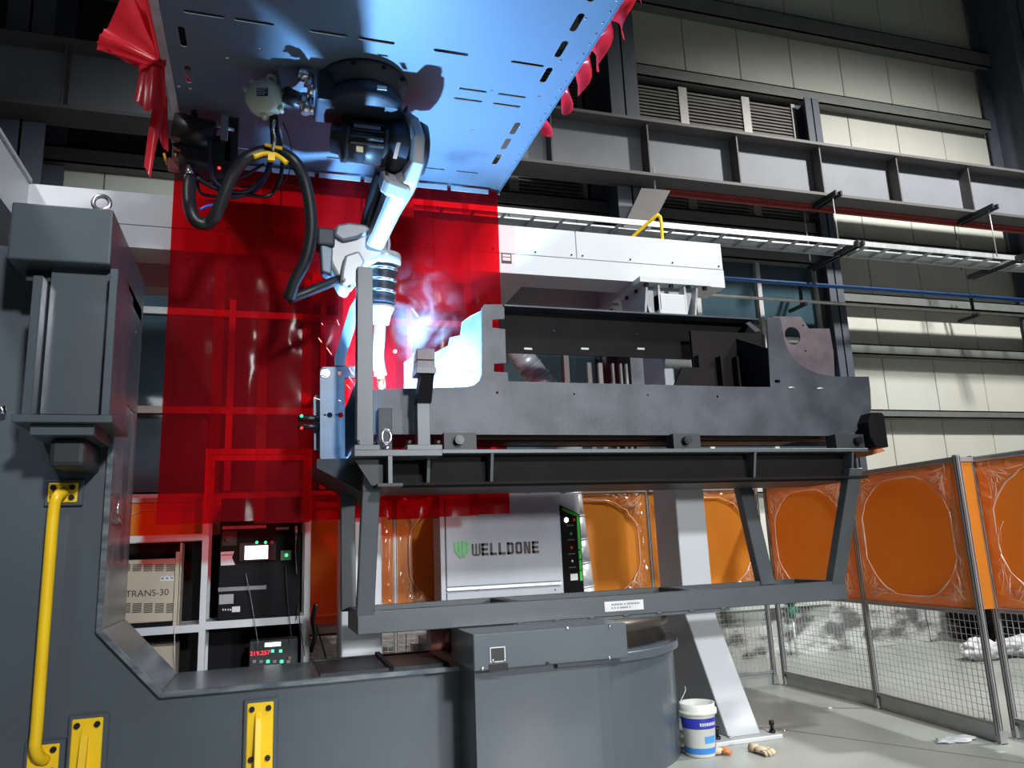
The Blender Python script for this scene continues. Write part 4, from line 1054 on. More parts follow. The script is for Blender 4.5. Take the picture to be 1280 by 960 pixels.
# upper arm (silver): curved plate hugging the gearbox, then tapering link
J3 = at(452,312,Y=5.42)
def link(points, widths, depths, b=None):
    b = b or B(); rings = []
    n_ = len(points)
    for i, (p, w, d) in enumerate(zip(points, widths, depths)):
        t = (points[min(i+1,n_-1)] - points[max(i-1,0)]).normalized()
        x = V((1,0,0)); x = (x - t*x.dot(t)).normalized(); y = t.cross(x)
        rings.append([b.bm.verts.new(p + x*w*cx_ + y*d*cy_) for cx_, cy_ in ((-.5,-.35),(-.35,-.5),(.35,-.5),(.5,-.35),(.5,.35),(.35,.5),(-.35,.5),(-.5,.35))])
    for a, c in zip(rings, rings[1:]):
        for i in range(8): b.bm.faces.new((a[i],a[(i+1)%8],c[(i+1)%8],c[i]))
    b.bm.faces.new(rings[0][::-1]); b.bm.faces.new(rings[-1])
    return b
A = [at(507,145,Y=4.86), at(514,160,Y=4.86), at(519,180,Y=4.86), at(518,200,Y=4.90), at(511,218,Y=4.98), at(500,232,Y=5.05), at(488,258,Y=5.18), at(476,285,Y=5.32), at(467,303,Y=5.42)]
part('upper_arm', link(A, [.05,.08,.09,.10,.12,.17,.14,.13,.13], [.10,.26,.34,.33,.28,.24,.20,.18,.18]), ROBW, rb_, bevel=0.012, seg=2)
part('upper_arm_collar', link([at(497,222,Y=4.98), at(490,240,Y=5.06)], [.21,.20], [.25,.25]), ROBW, rb_, bevel=0.02)
# black conduit beside the arm
part('arm_conduit', B().tube(smooth([at(478,215,Y=5.15), at(470,240,Y=5.25), at(462,270,Y=5.38), at(458,290,Y=5.45)],4), 0.055, n=10), BLACK, rb_)
# forearm / wrist housing
Yw = 5.40
qx = lambda px, py: (at(px,py,Y=Yw).x, at(px,py,Y=Yw).z)
part('forearm_housing', B().prism([qx(404,291),qx(420,283),qx(448,282),qx(462,291),qx(478,292),qx(484,300),qx(484,318),qx(470,326),qx(452,330),qx(448,334),qx(437,362),qx(426,358),qx(420,346),qx(412,330),qx(406,312)], 'Y', Yw, Yw+0.24), ROBW, rb_, bevel=0.03, seg=3)
part('forearm_motor', B().box(at(396,288,Y=Yw).x, at(413,288,Y=Yw).x+.03, Yw-.05, Yw+.12, at(400,309,Y=Yw).z, at(400,287,Y=Yw).z), ROBG, rb_, bevel=0.018, seg=3)
part('forearm_cover', B().prism([qx(400,305),qx(416,312),qx(414,345),qx(402,341)], 'Y', Yw-.03, Yw+.10), BLUEB, rb_, bevel=0.012)
part('forearm_cap', B().prism([qx(420,283),qx(436,280),qx(460,283),qx(466,290),qx(446,300),qx(428,304),qx(416,296)], 'Y', Yw-.04, Yw+.2), mat('robot_grey_cover', (0.16,0.17,0.19), .35), rb_, bevel=0.02)
part('wrist_bracket', B().prism([qx(430,322),qx(448,316),qx(456,330),qx(446,356),qx(436,368),qx(424,360),qx(426,340)], 'Y', Yw-.06, Yw+.0), ROBW, rb_, bevel=0.02)
b_ = at(430,350,Y=Yw-.07); part('wrist_bolt', B().cyl(b_, b_-V((0,.01,0)), .012, n=8), BOLT, rb_)
part('wrist_hook', B().tube(smooth([at(470,287,Y=Yw+.05), at(482,292,Y=Yw+.05), at(486,305,Y=Yw+.05), at(484,318,Y=Yw+.05)],4), 0.014), ROBW, rb_)
# wrist + torch, straight down
w0 = at(480,322,Y=Yw+.12); w1 = at(470,490,Y=Yw+.22)
tip = at(498,474,Y=5.60)
ax_t = (w1-w0); Lw = ax_t.length; axn = ax_t.normalized()
part('wrist_flange', B().lathe(w0-axn*.03, axn, [(0,0),(0.12,0),(0.128,0.02),(0.128,0.08),(0.10,0.10),(0,0.10)], 28), ROBW, rb_)
part('bellows', B().lathe(w0+axn*.06, axn, [(0,0)]+[(0.108 if i % 2 else 0.088, 0.022*i) for i in range(15)]+[(0,0.31)], 24), ROBG, rb_)
for i in range(3):
    part('clamp_ring', B().lathe(w0+axn*(0.09+0.085*i), axn, [(0,0),(0.113,0),(0.113,0.02),(0,0.02)], 24), CHROME, rb_)
part('torch_mount', B().lathe(w0+axn*0.37, axn, [(0,0),(0.10,0),(0.10,.02),(0.075,0.08),(0.065,0.14),(0,0.14)], 20), ROBW, rb_)
tn = w0+axn*0.49
part('torch_neck', B().tube(smooth([tn, tn+axn*.12, tn+axn*.26+V((.0,.01,0)), tn+axn*.40+V((.03,.02,0))],5), 0.045, n=14), ROBW, rb_)
tn2 = tn+axn*.40+V((.03,.02,0))
part('torch_nozzle', B().lathe(tn2, axn+V((.15,0.05,0)), [(0,0),(0.03,0),(0.03,.07),(0.02,.11),(0,.11)], 16), mat('copper_nozzle',(0.5,0.25,0.12),.3,1), rb_)
# wire feeder box on the turret side, brightly lit fittings
Yf = 4.75
part('wire_feeder', B().hexa([at(343,70,Y=Yf),at(366,62,Y=Yf),at(383,92,Y=Yf),at(352,110,Y=Yf)],[at(343,70,Y=Yf)+V((0,.16,0)),at(366,62,Y=Yf)+V((0,.16,0)),at(383,92,Y=Yf)+V((0,.16,0)),at(352,110,Y=Yf)+V((0,.16,0))]), mat('feeder_grey',(0.14,0.15,0.18),.4), rb_, bevel=.01)
part('feeder_motor', B().cyl(at(356,118,Y=Yf+.05), at(378,128,Y=Yf+.05), 0.055, n=18), BLACK, rb_)
part('feeder_knob', B().cyl(at(361,60,Y=Yf), at(372,76,Y=Yf), 0.02).cyl(at(374,92,Y=Yf-.02), at(386,96,Y=Yf-.02), 0.045).cyl(at(380,102,Y=Yf-.02), at(392,104,Y=Yf-.02), 0.035), CHROME, rb_, bevel=0)
part('feeder_rollers', B().cyl(at(388,92,Y=Yf-.04), at(388,120,Y=Yf-.04), 0.022).cyl(at(380,118,Y=Yf-.05), at(382,142,Y=Yf-.05), 0.028).cyl(at(389,122,Y=Yf-.05), at(389,142,Y=Yf-.05), 0.018).cyl(at(371,128,Y=Yf-.05), at(384,130,Y=Yf-.05), 0.012), CHROME, rb_)
part('feeder_plug', B().box(at(395,103,Y=Yf).x, at(404,103,Y=Yf).x, Yf-.02, Yf+.03, at(400,114,Y=Yf).z, at(400,103,Y=Yf).z), mat('tan_plug',(0.45,0.33,0.2),.5), rb_)
part('feeder_lever', B().tube([at(352,58,Y=Yf), at(362,60,Y=Yf), at(370,66,Y=Yf)], 0.010), LEDG if False else mat('green_lever',(0.02,0.2,0.06),.4), rb_)

# weld arc
ap = at(505,478,Y=5.62)
ap = V((0.725, 5.45, 2.47))
tag(part('welding_arc', B().sphere(ap, 0.016, sub=2), ARC), 'blinding blue white welding arc at the torch tip', 'arc')
lamp('arc_light', 'POINT', ap + V((0.0,0.0,0.03)), None, 1300, (0.25, 0.56, 1.0), 0.03)
# sparks
rnd = random.Random(11)
sp_ = thing('weld_spatter', 'glowing spatter sparks flying from the weld', 'sparks', ap)
EMS = mat('hot_spark', (1,.4,.2), .5, emit=(1,.25,.2), estr=6)
b = B()
for _ in range(22):
    d = V((rnd.uniform(-1,.8), rnd.uniform(-.5,.3), rnd.uniform(.1,1.5))); s0 = rnd.uniform(.1,.55); l = rnd.uniform(.01,.06)
    p0_ = ap+d*s0; b.tube([p0_, p0_+d.normalized()*l], 0.0016, n=4)
b.sphere(at(494,439,Y=5.5), 0.014, sub=1); b.tube([at(515,386,Y=5.5), at(522,395,Y=5.5)], 0.003, n=4)
q_ = part('spark', b, EMS, sp_, kind='stuff')

# ---------------------------------------------------------------- hoses
Yh = 5.1
hose = thing('torch_hose', 'thick black torch hose looping from feeder to robot wrist', 'hose', at(340,190,Y=Yh))
hp = [(238,222),(236,240),(238,262),(246,277),(260,279),(270,268),(280,244),(292,216),(308,198),(330,189),(350,190),(368,202),(380,224),(387,255),(389,290),(382,325),(368,352),(361,374)]
dd = [5.3,5.25,5.2,5.2,5.2,5.15,5.1,5.05,5.0,5.0,5.0,5.0,5.05,5.1,5.15,5.2,5.25,5.3]
part('hose_run', B().tube(smooth([at(x,y,Y=d) for (x,y), d in zip(hp, dd)], 5), 0.042, n=14), BLACK, hose)
part('hose_run', B().tube(smooth([at(361,374,Y=5.3), at(375,369,Y=5.32), at(395,361,Y=5.34), at(424,349,Y=5.4)], 4), 0.034, n=12), BLACK, hose)
part('end_fitting', B().cyl(at(237,208,Y=5.3), at(237,224,Y=5.3), 0.025), CHROME, hose)
cb = thing('cable_loops', 'thinner dark cables looping below the hood left of the robot', 'cable', at(300,230,Y=5.4))
BK2 = mat('dark_blue_cable', (0.012,0.02,0.06), .35)
for i, (pts, r_, mt_) in enumerate((
    ([(262,172),(262,200),(268,225),(285,238),(310,238),(330,220),(342,198),(346,188)], .014, BK2),
    ([(246,222),(268,235),(300,240),(330,246),(345,236),(352,215),(352,190),(346,160),(342,150)], .014, BLACK),
    ([(340,188),(334,215),(318,238),(290,244),(262,230)], .020, BK2),
    ([(300,214),(296,224),(302,234),(318,232)], .006, BK2),
    ([(352,150),(362,175),(364,205),(352,232),(330,244),(308,246)], .004, BLACK),
    ([(280,246),(272,254),(258,258),(250,262)], .010, mat('blue_cable',(0.02,0.06,0.5),.4)),
    ([(252,228),(275,226),(300,222),(330,205)], .012, BLACK),
    ([(245,215),(250,240),(272,246),(300,247)], .012, BLACK))):
    part('cable', B().tube(smooth([at(x,y,Y=5.35+.03*i) for x, y in pts], 5), r_, n=8), mt_, cb)
part('red_indicator', B().sphere(at(274,210,Y=5.3), .012, sub=1), LEDR, cb)
# balancer
bl = thing('spring_balancer', 'round cream spring balancer hanging on a hook under the hood', 'balancer', at(332,122,Y=4.85))
cc = at(331,122,Y=4.85)
fd = V((0.25,1,0.0)).normalized()
part('drum', B().lathe(cc+fd*.06, -fd, [(0,0),(0.115,0),(0.125,0.02),(0.125,0.07),(0.11,0.10),(0.05,0.12),(0,0.12)], 32), HOISTW, bl)
rt_ = fd.cross(V((0,0,1))).normalized()
for ang in (0.3, 2.2, 2.7, 4.7, 5.6):
    e_ = cc + rt_*math.cos(ang)*.133 + V((0,0,1))*math.sin(ang)*.133
    part('lug', B().lathe(e_+fd*.03, -fd, [(0,0),(0.018,0),(0.018,.05),(0,.05)], 12), HOISTW, bl)
part('face_plate', B().hexa([cc-fd*.062+rt_*a_*.036+V((0,0,b_*.028)) for a_,b_ in ((-1,-1),(1,-1),(1,1),(-1,1))],[cc-fd*.066+rt_*a_*.036+V((0,0,b_*.028)) for a_,b_ in ((-1,-1),(1,-1),(1,1),(-1,1))]), mat('navy_plate',(0.02,0.03,0.06),.4), bl)
b = B()
for k_ in range(4):
    for i_ in range(5-(k_ % 2)):
        c0 = cc-fd*.0665+rt_*(-.026+.0125*i_)+V((0,0,.019-.012*k_)); b.hexa([c0+rt_*x_*.005+V((0,0,y_*.0022)) for x_,y_ in ((-1,-1),(1,-1),(1,1),(-1,1))],[c0-fd*.001+rt_*x_*.005+V((0,0,y_*.0022)) for x_,y_ in ((-1,-1),(1,-1),(1,1),(-1,1))])
part('face_print', b, PAPER, bl)
part('hook', B().tube(smooth([at(341,108,Y=4.85), at(345,102,Y=4.85), at(343,96,Y=4.85), at(337,94,Y=4.85), at(335,98,Y=4.85), at(337,103,Y=4.85)],4), 0.010).cyl(at(341,96,Y=4.85), V((at(341,96,Y=4.85).x+.03, 4.85, HZ)), .003, n=6), HOISTW, bl)
part('strap', B().bar(at(342,143,Y=4.86), at(344,190,Y=4.95), .055, .012), BLACK, bl)
part('chain', B().tube([at(343,150,Y=4.83), at(341,162,Y=4.84), at(344,172,Y=4.85), at(341,188,Y=4.88)], .010, n=6), CHROME, bl)
part('hose_saddle', B().tube(smooth([at(317,196,Y=4.93), at(330,192,Y=4.93), at(345,194,Y=4.93), at(359,204,Y=4.93)],4), 0.018, n=8).bar(at(331,181,Y=4.93), at(353,186,Y=4.93), .015, .02), YEL, bl, 'yellow hose saddle')
part('saddle_block', B().box(at(335,192,Y=4.9).x, at(344,192,Y=4.9).x, 4.89, 4.92, at(340,201,Y=4.9).z, at(340,191,Y=4.9).z), YEL, bl)
# cluster of valves and motor at the hood rear left corner
vl = thing('wire_feed_unit', 'dark motor unit with chrome fittings at the hood rear left corner', 'feeder', at(250,170,Y=5.5))
Yv = 5.45
part('motor_body', B().cyl(at(218,160,Y=Yv), at(268,172,Y=Yv), 0.11, n=20), BLACK, vl)
part('support_block', B().box(at(215,175,Y=Yv).x, at(290,175,Y=Yv).x, Yv+.02, Yv+.25, at(250,208,Y=Yv).z, at(250,165,Y=Yv).z), DGREY, vl, bevel=.01)
part('mounting_bracket', B().box(at(283,130,Y=Yv).x, at(299,130,Y=Yv).x, Yv+.02, Yv+.06, at(290,200,Y=Yv).z, HZ-.004), DGREY, vl)
part('fitting_plate', B().box(at(277,146,Y=Yv-.05).x, at(286,146,Y=Yv-.05).x, Yv-.08, Yv-.02, at(281,178,Y=Yv-.05).z, at(281,146,Y=Yv-.05).z), CHROME, vl, bevel=.004)
part('air_fitting', B().cyl(at(260,155,Y=Yv-.05), at(293,163,Y=Yv-.05), 0.016).cyl(at(270,151,Y=Yv-.05), at(272,160,Y=Yv-.05), .012), CHROME, vl)
part('orange_connector', B().cyl(at(240,130,Y=Yv), at(243,139,Y=Yv), 0.024), ORNB, vl)
part('connector_stem', B().cyl(at(239,112,Y=Yv), at(241,131,Y=Yv), 0.018).cyl(at(242,139,Y=Yv), at(244,152,Y=Yv), .022), BLACK, vl)
part('lower_fitting', B().box(at(211,201,Y=Yv).x, at(225,201,Y=Yv).x, Yv-.04, Yv+.02, at(218,214,Y=Yv).z, at(218,201,Y=Yv).z), CHROME, vl)
part('side_fitting', B().cyl(at(214,172,Y=Yv-.08), at(226,174,Y=Yv-.08), .014).cyl(at(216,186,Y=Yv-.08), at(226,188,Y=Yv-.08), .014).cyl(at(220,190,Y=Yv-.06), at(221,202,Y=Yv-.06), .018), mat('rusty_fitting',(0.3,0.14,0.08),.4,.6), vl)
part('hose_link', B().cyl(at(205,192,Y=Yv-.1), at(209,206,Y=Yv-.1), .009), ORNB, vl)

# ================================================================ BACK EQUIPMENT
# rack
RKY = 7.0
rk = thing('equipment_rack', 'white angle steel rack holding the transformer and control cabinet', 'rack', (-0.1, RKY, 0))
pxs = [at(250,750,Y=RKY).x, at(380,750,Y=RKY).x]
xL = pxs[0]-1.0
zsh = at(315,776,Y=RKY).z
zsl = at(200,786,Y=RKY).z
ztp = at(325,561,Y=RKY).z
zlt = at(200,669,Y=RKY).z
for x in pxs:
    for y in (RKY, RKY+0.42): part('upright', B().box(x, x+.05, y, y+.05, 0, ztp), WHITE, rk)
for y in (RKY, RKY+0.42): part('upright', B().box(xL, xL+.05, y, y+.05, 0, zlt), WHITE, rk)
for y in (RKY-.005, RKY+0.425):
    part('shelf_rail', B().box(pxs[0], pxs[1]+.05, y, y+.05, zsh-.045, zsh+.015), WHITE, rk)
    part('shelf_rail', B().box(xL, pxs[0], y, y+.05, zsl-.045, zsl+.015), WHITE, rk)
    part('shelf_rail', B().box(xL, pxs[0], y, y+.05, zlt-.05, zlt+.0), WHITE, rk)
    part('shelf_rail', B().box(pxs[0], pxs[1]+.05, y, y+.05, ztp-.05, ztp), WHITE, rk)
part('shade_board', B().box(xL+.05, pxs[1], RKY+.455, RKY+.465, 0.05, zlt), BLACKP, rk)  # black sheet added in place of the shade behind the rack
part('shelf_board', B().box(pxs[0], pxs[1]+.05, RKY+.02, RKY+.45, zsh, zsh+.012), WHITE, rk)
part('shelf_board', B().box(xL, pxs[0], RKY+.02, RKY+.45, zsl, zsl+.012), WHITE, rk)
part('shelf_board', B().box(xL, pxs[1]+.05, RKY+.02, RKY+.45, 0.30, 0.315), WHITE, rk)
# control cabinet on the shelf
cbx0, cbx1 = at(274,700,Y=RKY).x, at(376,700,Y=RKY).x
CY_ = RKY+0.01
czt = at(325,655,Y=CY_).z+.22; czb = zsh+.013
cc_ = thing('control_cabinet', 'black control cabinet with lit touch screen on the rack shelf', 'cabinet', (cbx0, CY_, czb))
part('body', B().box(cbx0, cbx1, CY_, CY_+.40, czb, czt), BLACKP, cc_, bevel=.006)
def face(nm, x0p, x1p, y0p, y1p, mt_, par, pr=0.006, y=CY_, bv=0.0):
    a = at((x0p+x1p)/2, (y0p+y1p)/2, Y=y); w_ = (at(x1p,y0p,Y=y).x-at(x0p,y0p,Y=y).x)/2; h_ = (at(x0p,y0p,Y=y).z-at(x0p,y1p,Y=y).z)/2
    return part(nm, B().box(a.x-w_, a.x+w_, y-pr, y, a.z-h_, a.z+h_), mt_, par, bevel=bv)
GB = mat('brushed_strip', (0.22,0.22,0.23), .35, .8)
face('trim_strip', 278,333,657,661, GB, cc_); face('trim_strip', 273,333,733,738, GB, cc_)
face('rotary_switch', 278,296,664,682, DGREY, cc_, .012); a = at(286,673,Y=CY_-.012); part('switch_knob', B().cyl(a, a-V((0,.03,0)), .03), mat('knob_black',(0.02,0.02,0.02),.4), cc_)
f_ = face('touch_screen_bezel', 299,345,678,701, DGREY, cc_, .02, bv=.004); face('touch_screen', 306,335,682,699, SCREEN, cc_, .002, y=CY_-.02)
for px in (321, 332): a = at(px,678,Y=CY_-.02); part('indicator_lamp', B().sphere(a, .013, sub=1), LEDG, cc_)
a = at(340,678,Y=CY_-.02); part('emergency_stop', B().cyl(a, a-V((0,.02,0)), .016), BTNR, cc_)
face('button_plate', 351,364,688,700, mat('greenish_plate',(0.2,0.4,0.22),.4), cc_); a = at(358,694,Y=CY_-.01); part('lit_button', B().sphere(a, .015, sub=1), LEDG, cc_)
b = at(277,690,Y=CY_)
part('warning_sticker', B().prism([(at(276,690,Y=CY_).x, at(276,690,Y=CY_).z), (at(293,689,Y=CY_).x, at(293,689,Y=CY_).z), (at(290,697,Y=CY_).x, at(290,697,Y=CY_).z), (at(294,706,Y=CY_).x, at(294,706,Y=CY_).z), (at(276,707,Y=CY_).x, at(276,707,Y=CY_).z)], 'Y', CY_-.003, CY_), PAPER, cc_)
face('sticker_stripe', 277,291,693,694.5, REDL, cc_, .005)
face('sticker', 274,292,743,755, mat('grey_sticker',(0.3,0.3,0.3),.5), cc_, .003); face('sticker', 290,300,758,765, PAPER, cc_, .003)
face('sticker', 345,361,659,662, mat('grey_print_strip',(0.25,0.25,0.25),.5), cc_, .003)
for px in (278,281,284.5,287.5): face('print_mark', px,px+1.6,761,763.2, PAPER, cc_, .003)
part('cable_gland', B().cyl(at(370,657,Y=CY_-.02), at(370,668,Y=CY_-.02), .014).cyl(at(370,668,Y=CY_-.02), at(370,675,Y=CY_-.02), .008), CHROME, cc_)
part('hanging_lead', B().tube(smooth([at(370,675,Y=CY_-.02), at(369.5,690,Y=CY_-.03), at(371,717,Y=CY_-.03)],4), .003, n=6), GALV, cc_)
for i, pts in enumerate(([(307,716),(312,740),(318,775),(324,815)], [(357,705),(359,740),(362,775),(365,800)], [(373,755),(375,780),(381,820)], [(370,775),(373,760),(376,800)])):
    tag(part('loose_wire', B().tube(smooth([at(x,y,Y=RKY-.05) for x,y in pts],4), .0035, n=6), DGREY if i else GB),
        ['thin grey wire hanging in front of the screen side of the cabinet', 'thin dark wire hanging below the green lit button', 'thin dark wire beside the rack right upright', 'short looped wire at the rack right corner'][i], 'wire')
# teach pendant below
pd = thing('weld_controller', 'black weld controller with glowing red digits and green keys under the cabinet', 'controller', at(340,820,Y=RKY+.0))
PY = RKY+.05
a, c = at(312,802,Y=PY), at(372,845,Y=PY)
part('body', B().box(a.x, c.x, PY, PY+.2, 0.33, a.z), DGREY, pd, bevel=.01)
q_ = lambda nm,x0p,x1p,y0p,y1p,m_,pr=.005: face(nm,x0p,x1p,y0p,y1p,m_,pd,pr,y=PY)
q_('brand_plate', 331,351,803,808, SCREEN, .005); q_('display', 315,336,813,820, LBLK, .004)
textmesh('brand_text', 'Panasonic', 0.035, LBLK, pd, facing(at(341,805.5,Y=PY).x, PY-.007, at(341,805.5,Y=PY).z))
textmesh('digits', '219.257', 0.045, LEDR, pd, facing(at(325,816.5,Y=PY).x, PY-.006, at(325,816.5,Y=PY).z), sx=1.1)
kk = mat('grey_key',(0.2,0.2,0.21),.5)
for i in range(6):
    for j_ in range(3):
        px, py = 316+8.5*i+(22 if False else 0), 825+9*j_
        if py > 835 and i > 4: continue
        q_('key', px, px+4, py, py+3.6, LEDG if (i,j_) in ((2,0),(3,1),(4,0),(4,1),(3,2),(1,1)) and (i*j_) % 2 == 0 else kk, .004)
for px in (339,349): q_('key', px, px+3.5, 812, 815.5, LEDG, .004)
a = at(362,822,Y=PY); part('dial', B().cyl(a, a-V((0,.02,0)), .014), mat('bronze_dial',(0.2,0.1,0.05),.4), pd)
# transformer
TY_ = RKY+.02
tx1 = at(219,700,Y=TY_).x; tx0 = tx1-.62
tzt = at(190,699,Y=TY_).z; tzb = zsl+.013
tr = thing('power_transformer', 'beige vented steel transformer box marked TRANS-30 on the rack', 'transformer', (tx0, TY_, tzb))
part('body', B().box(tx0, tx1, TY_, TY_+.38, tzb+.04, tzt), BEIGE, tr, bevel=.004)
part('base', B().box(tx0-.01, tx1+.01, TY_-.005, TY_+.38, tzb, tzb+.04), BLACKP, tr)
part('corner_angle', B().box(tx1+.005, tx1+.04, TY_-.01, TY_+.0, tzb+.0, tzt+.05).box(tx1+.035, tx1+.05, TY_-.01, TY_+.2, tzb, tzt+.12), BEIGE, tr)
b = B()
for row, (ya, yb) in enumerate(((705,714),(754,766))):
    for k_ in range(5):
        px = 152+14*k_
        a, c = at(px,ya,Y=TY_), at(px+10.5,yb,Y=TY_)
        for l_ in range(6):
            z_ = c.z + (a.z-c.z)*(l_+.25)/6
            b.box(a.x, c.x, TY_-.0045, TY_+.001, z_, z_+(a.z-c.z)*.085)
part('vent_slots', b, DKGAP, tr, kind='stuff')
a = at(179,742,Y=TY_)
textmesh('lettering', 'TRANS-30', 0.072, LBLK, tr, facing(a.x+.03, TY_-.002, a.z))
a = at(209,723,Y=TY_)
part('warning_label', B().prism([(a.x-.055,a.z-.02),(a.x+.055,a.z-.02),(a.x+.045,a.z+.02),(a.x+.02,a.z+.012),(a.x,a.z+.022),(a.x-.02,a.z+.012),(a.x-.045,a.z+.02)], 'Y', TY_-.003, TY_), PAPER, tr)
for i_ in (-1,0,1): part('label_symbol', B().prism([(a.x+i_*.035-.012,a.z-.004),(a.x+i_*.035+.012,a.z-.004),(a.x+i_*.035,a.z+.014)], 'Y', TY_-.005, TY_-.003), mat('blue_symbol',(0.03,0.1,0.4),.5) if 'blue_symbol' not in MATS else MATS['blue_symbol'], tr)
# carton below
a, c = at(160,811,Y=RKY+.05), at(219,811,Y=RKY+.05)
cn = tag(part('beige_box', B().box(a.x-.2, c.x, RKY+.05, RKY+.4, 0.316, a.z), BEIGE, bevel=.006), 'beige box on the rack bottom shelf under the transformer', 'box')
tag(part('string', B().cyl(at(218,784,Y=RKY-.03), at(219,838,Y=RKY-.03), .003, n=5), PAPER), 'short white string hanging from the rack shelf', 'string')
a = at(392,772,Y=7.2)
b = B().tube(smooth([at(395,755,Y=7.2), at(391,775,Y=7.2), at(394,795,Y=7.2), at(388,815,Y=7.2)],4), .02, n=8)
tag(part('hanging_gun', b.bar(at(395,780,Y=7.2), at(408,824,Y=7.2), .012, .012), BLACK), 'dark cable and rod hanging on the fence right of the rack', 'cable')

# fume cabinet
WY = 6.95
wc = thing('fume_extractor', 'light grey fume extractor cabinet marked WELLDONE', 'cabinet', (2.0, WY, 0))
wx0, wx1 = at(556,680,Y=WY).x, at(702,680,Y=WY).x
wz1 = at(630,618,Y=WY).z
wx2 = at(727,680,Y=WY+.12).x
part('body', B().prism([(wx0,WY+.03),(wx1+.02,WY+.03),(wx2,WY+.12),(wx2,WY+.13),(wx1+.02,WY+.13),(wx1+.02,WY+.5),(wx0,WY+.5)], 'Z', 0.08, wz1), CABW, wc, bevel=.006)
part('side_stile', B().box(wx0-.04, wx0+.0, WY+.0, WY+.3, 0.08, wz1), CABW, wc)
dz0 = at(630,733,Y=WY).z
part('door', B().box(wx0+.01, wx1-.02, WY, WY+.03, dz0+.02, wz1-.02), CABW, wc, bevel=.008)
part('lower_door', B().box(wx0+.01, wx1, WY+.005, WY+.03, 0.12, dz0-.03), CABW, wc, bevel=.008)
part('seam_trim', B().box(wx0+.01, wx1-.02, WY-.008, WY+.01, dz0-.012, dz0+.014), GALV, wc)
part('base', B().box(wx0, wx1, WY+.04, WY+.48, 0, .08), DGREY, wc)
for px in (598, 694): a = at(px, 737, Y=WY); part('screw', B().cyl(a, a-V((0,.008,0)), .006, n=6), BOLT, wc)
# beveled control strip
P0, P1 = V((wx1+.0, WY+.028, 0)), V((wx2-.005, WY+.12, 0))
def strip_pt(u, z, o=0.0):
    p = P0.lerp(P1, u); nrm = V((P1.y-P0.y, -(P1.x-P0.x), 0)).normalized(); p = p + nrm*o; return V((p.x, p.y, z))
zc0 = at(715,742,Y=WY+.07).z - .1; ztl = at(703,631,Y=WY).z; ztr2 = at(722,643,Y=WY+.11).z
def spoly(nm, uz, mt_, o0, o1): return part(nm, B().hexa([strip_pt(u,z,o0) for u,z in uz], [strip_pt(u,z,o1) for u,z in uz]), mt_, wc)
spoly('control_strip', [(0.03,zc0),(0.97,zc0),(0.97,ztr2),(0.03,ztl)], BLACKP, .002, .012)
spoly('green_line', [(0.12,ztl-.05),(0.12,ztl-.025),(0.90,ztr2-.0+.0),(0.90,ztr2-.028)], GRNL, .012, .016)
zz = [ztr2-.0, ztr2-.33, ztr2-.34, ztr2-.42, ztr2-.43, ztr2-.52, ztr2-.53, ztr2-.62]
for i in range(0, 8, 2): spoly('green_line', [(0.80,zz[i+1]),(0.92,zz[i+1]),(0.92,zz[i]),(0.80,zz[i])], GRNL, .012, .016)
zrow = at(709,650,Y=WY+.05).z
def dot(nm, u, z, r_, mt_): part(nm, B().sphere(strip_pt(u,z,.016), r_, (1,.6,1), 1), mt_, wc)
dot('indicator_lamp', .28, zrow, .026, LEDW); dot('indicator_lamp', .66, zrow, .018, BTNR)
dot('push_button', .46, zrow-.13, .018, BTNG); dot('push_button', .46, zrow-.26, .018, BTNR); dot('selector_knob', .46, zrow-.385, .015, GALV)
for dz_ in (.045, .18, .31, .435): spoly('caption', [(.30,zrow-dz_-.012),(.64,zrow-dz_-.012),(.64,zrow-dz_),(.30,zrow-dz_)], GB, .012, .0135)
spoly('display', [(.35,zrow-.56),(.7,zrow-.56),(.7,zrow-.50),(.35,zrow-.50)], PAPER, .012, .0135)
# lettering built from strokes
def glyphs(word, x, z, h, adv, st):
    b = B(); w = adv*.80
    def r(ax, az, bx_, bz_): b.box(x+ax, x+bx_, WY-.004, WY, z+az, z+bz_)
    for ch in word:
        if ch == 'W':
            t_ = st*.72; r(-.008,.12*h,-.008+t_,h); r(w/2-t_/2,.12*h,w/2+t_/2,h); r(w+.008-t_,.12*h,w+.008,h); r(.004,0,w-.004,st*.62); r(-.008,.10*h,w+.008,st*.62)
        elif ch == 'E':
            r(0,0,st,h); r(0,0,w,st); r(0,h-st,w,h); r(0,h/2-st/2,w*.92,h/2+st/2)
        elif ch == 'L': r(0,0,st,h); r(0,0,w,st)
        elif ch == 'D': r(0,0,st,h); r(0,0,w-st*.5,st); r(0,h-st,w-st*.5,h); r(w-st,st*.5,w,h-st*.5)
        elif ch == 'O': r(0,st*.4,st,h-st*.4); r(w-st,st*.4,w,h-st*.4); r(st*.4,0,w-st*.4,st); r(st*.4,h-st,w-st*.4,h)
        elif ch == 'N':
            r(0,0,st,h); r(w-st,0,w,h)
            b.hexa([(x+st*.6,WY-.004,z+h),(x+st*1.2,WY-.004,z+h),(x+w-st*.6,WY-.004,z),(x+w-st*1.3,WY-.004,z)],[(x+st*.6,WY,z+h),(x+st*1.2,WY,z+h),(x+w-st*.6,WY,z),(x+w-st*1.3,WY,z)])
        x += adv
    return b
ta, tb = at(591,687,Y=WY), at(674,685,Y=WY)
hgt = at(640,678,Y=WY).z - at(640,693,Y=WY).z
adv = (tb.x-ta.x)/7.85
part('lettering', glyphs('WELLDONE', ta.x, at(632,693,Y=WY).z, hgt, adv, adv*.27), mat('dark_brown_print',(0.03,0.012,0.015),.5), wc, 'dark WELLDONE lettering')
ga = at(568,679,Y=WY); gb = at(587,679,Y=WY); gw = gb.x-ga.x; gz = at(577,698,Y=WY).z; gh = at(577,676,Y=WY).z-gz
b = B()
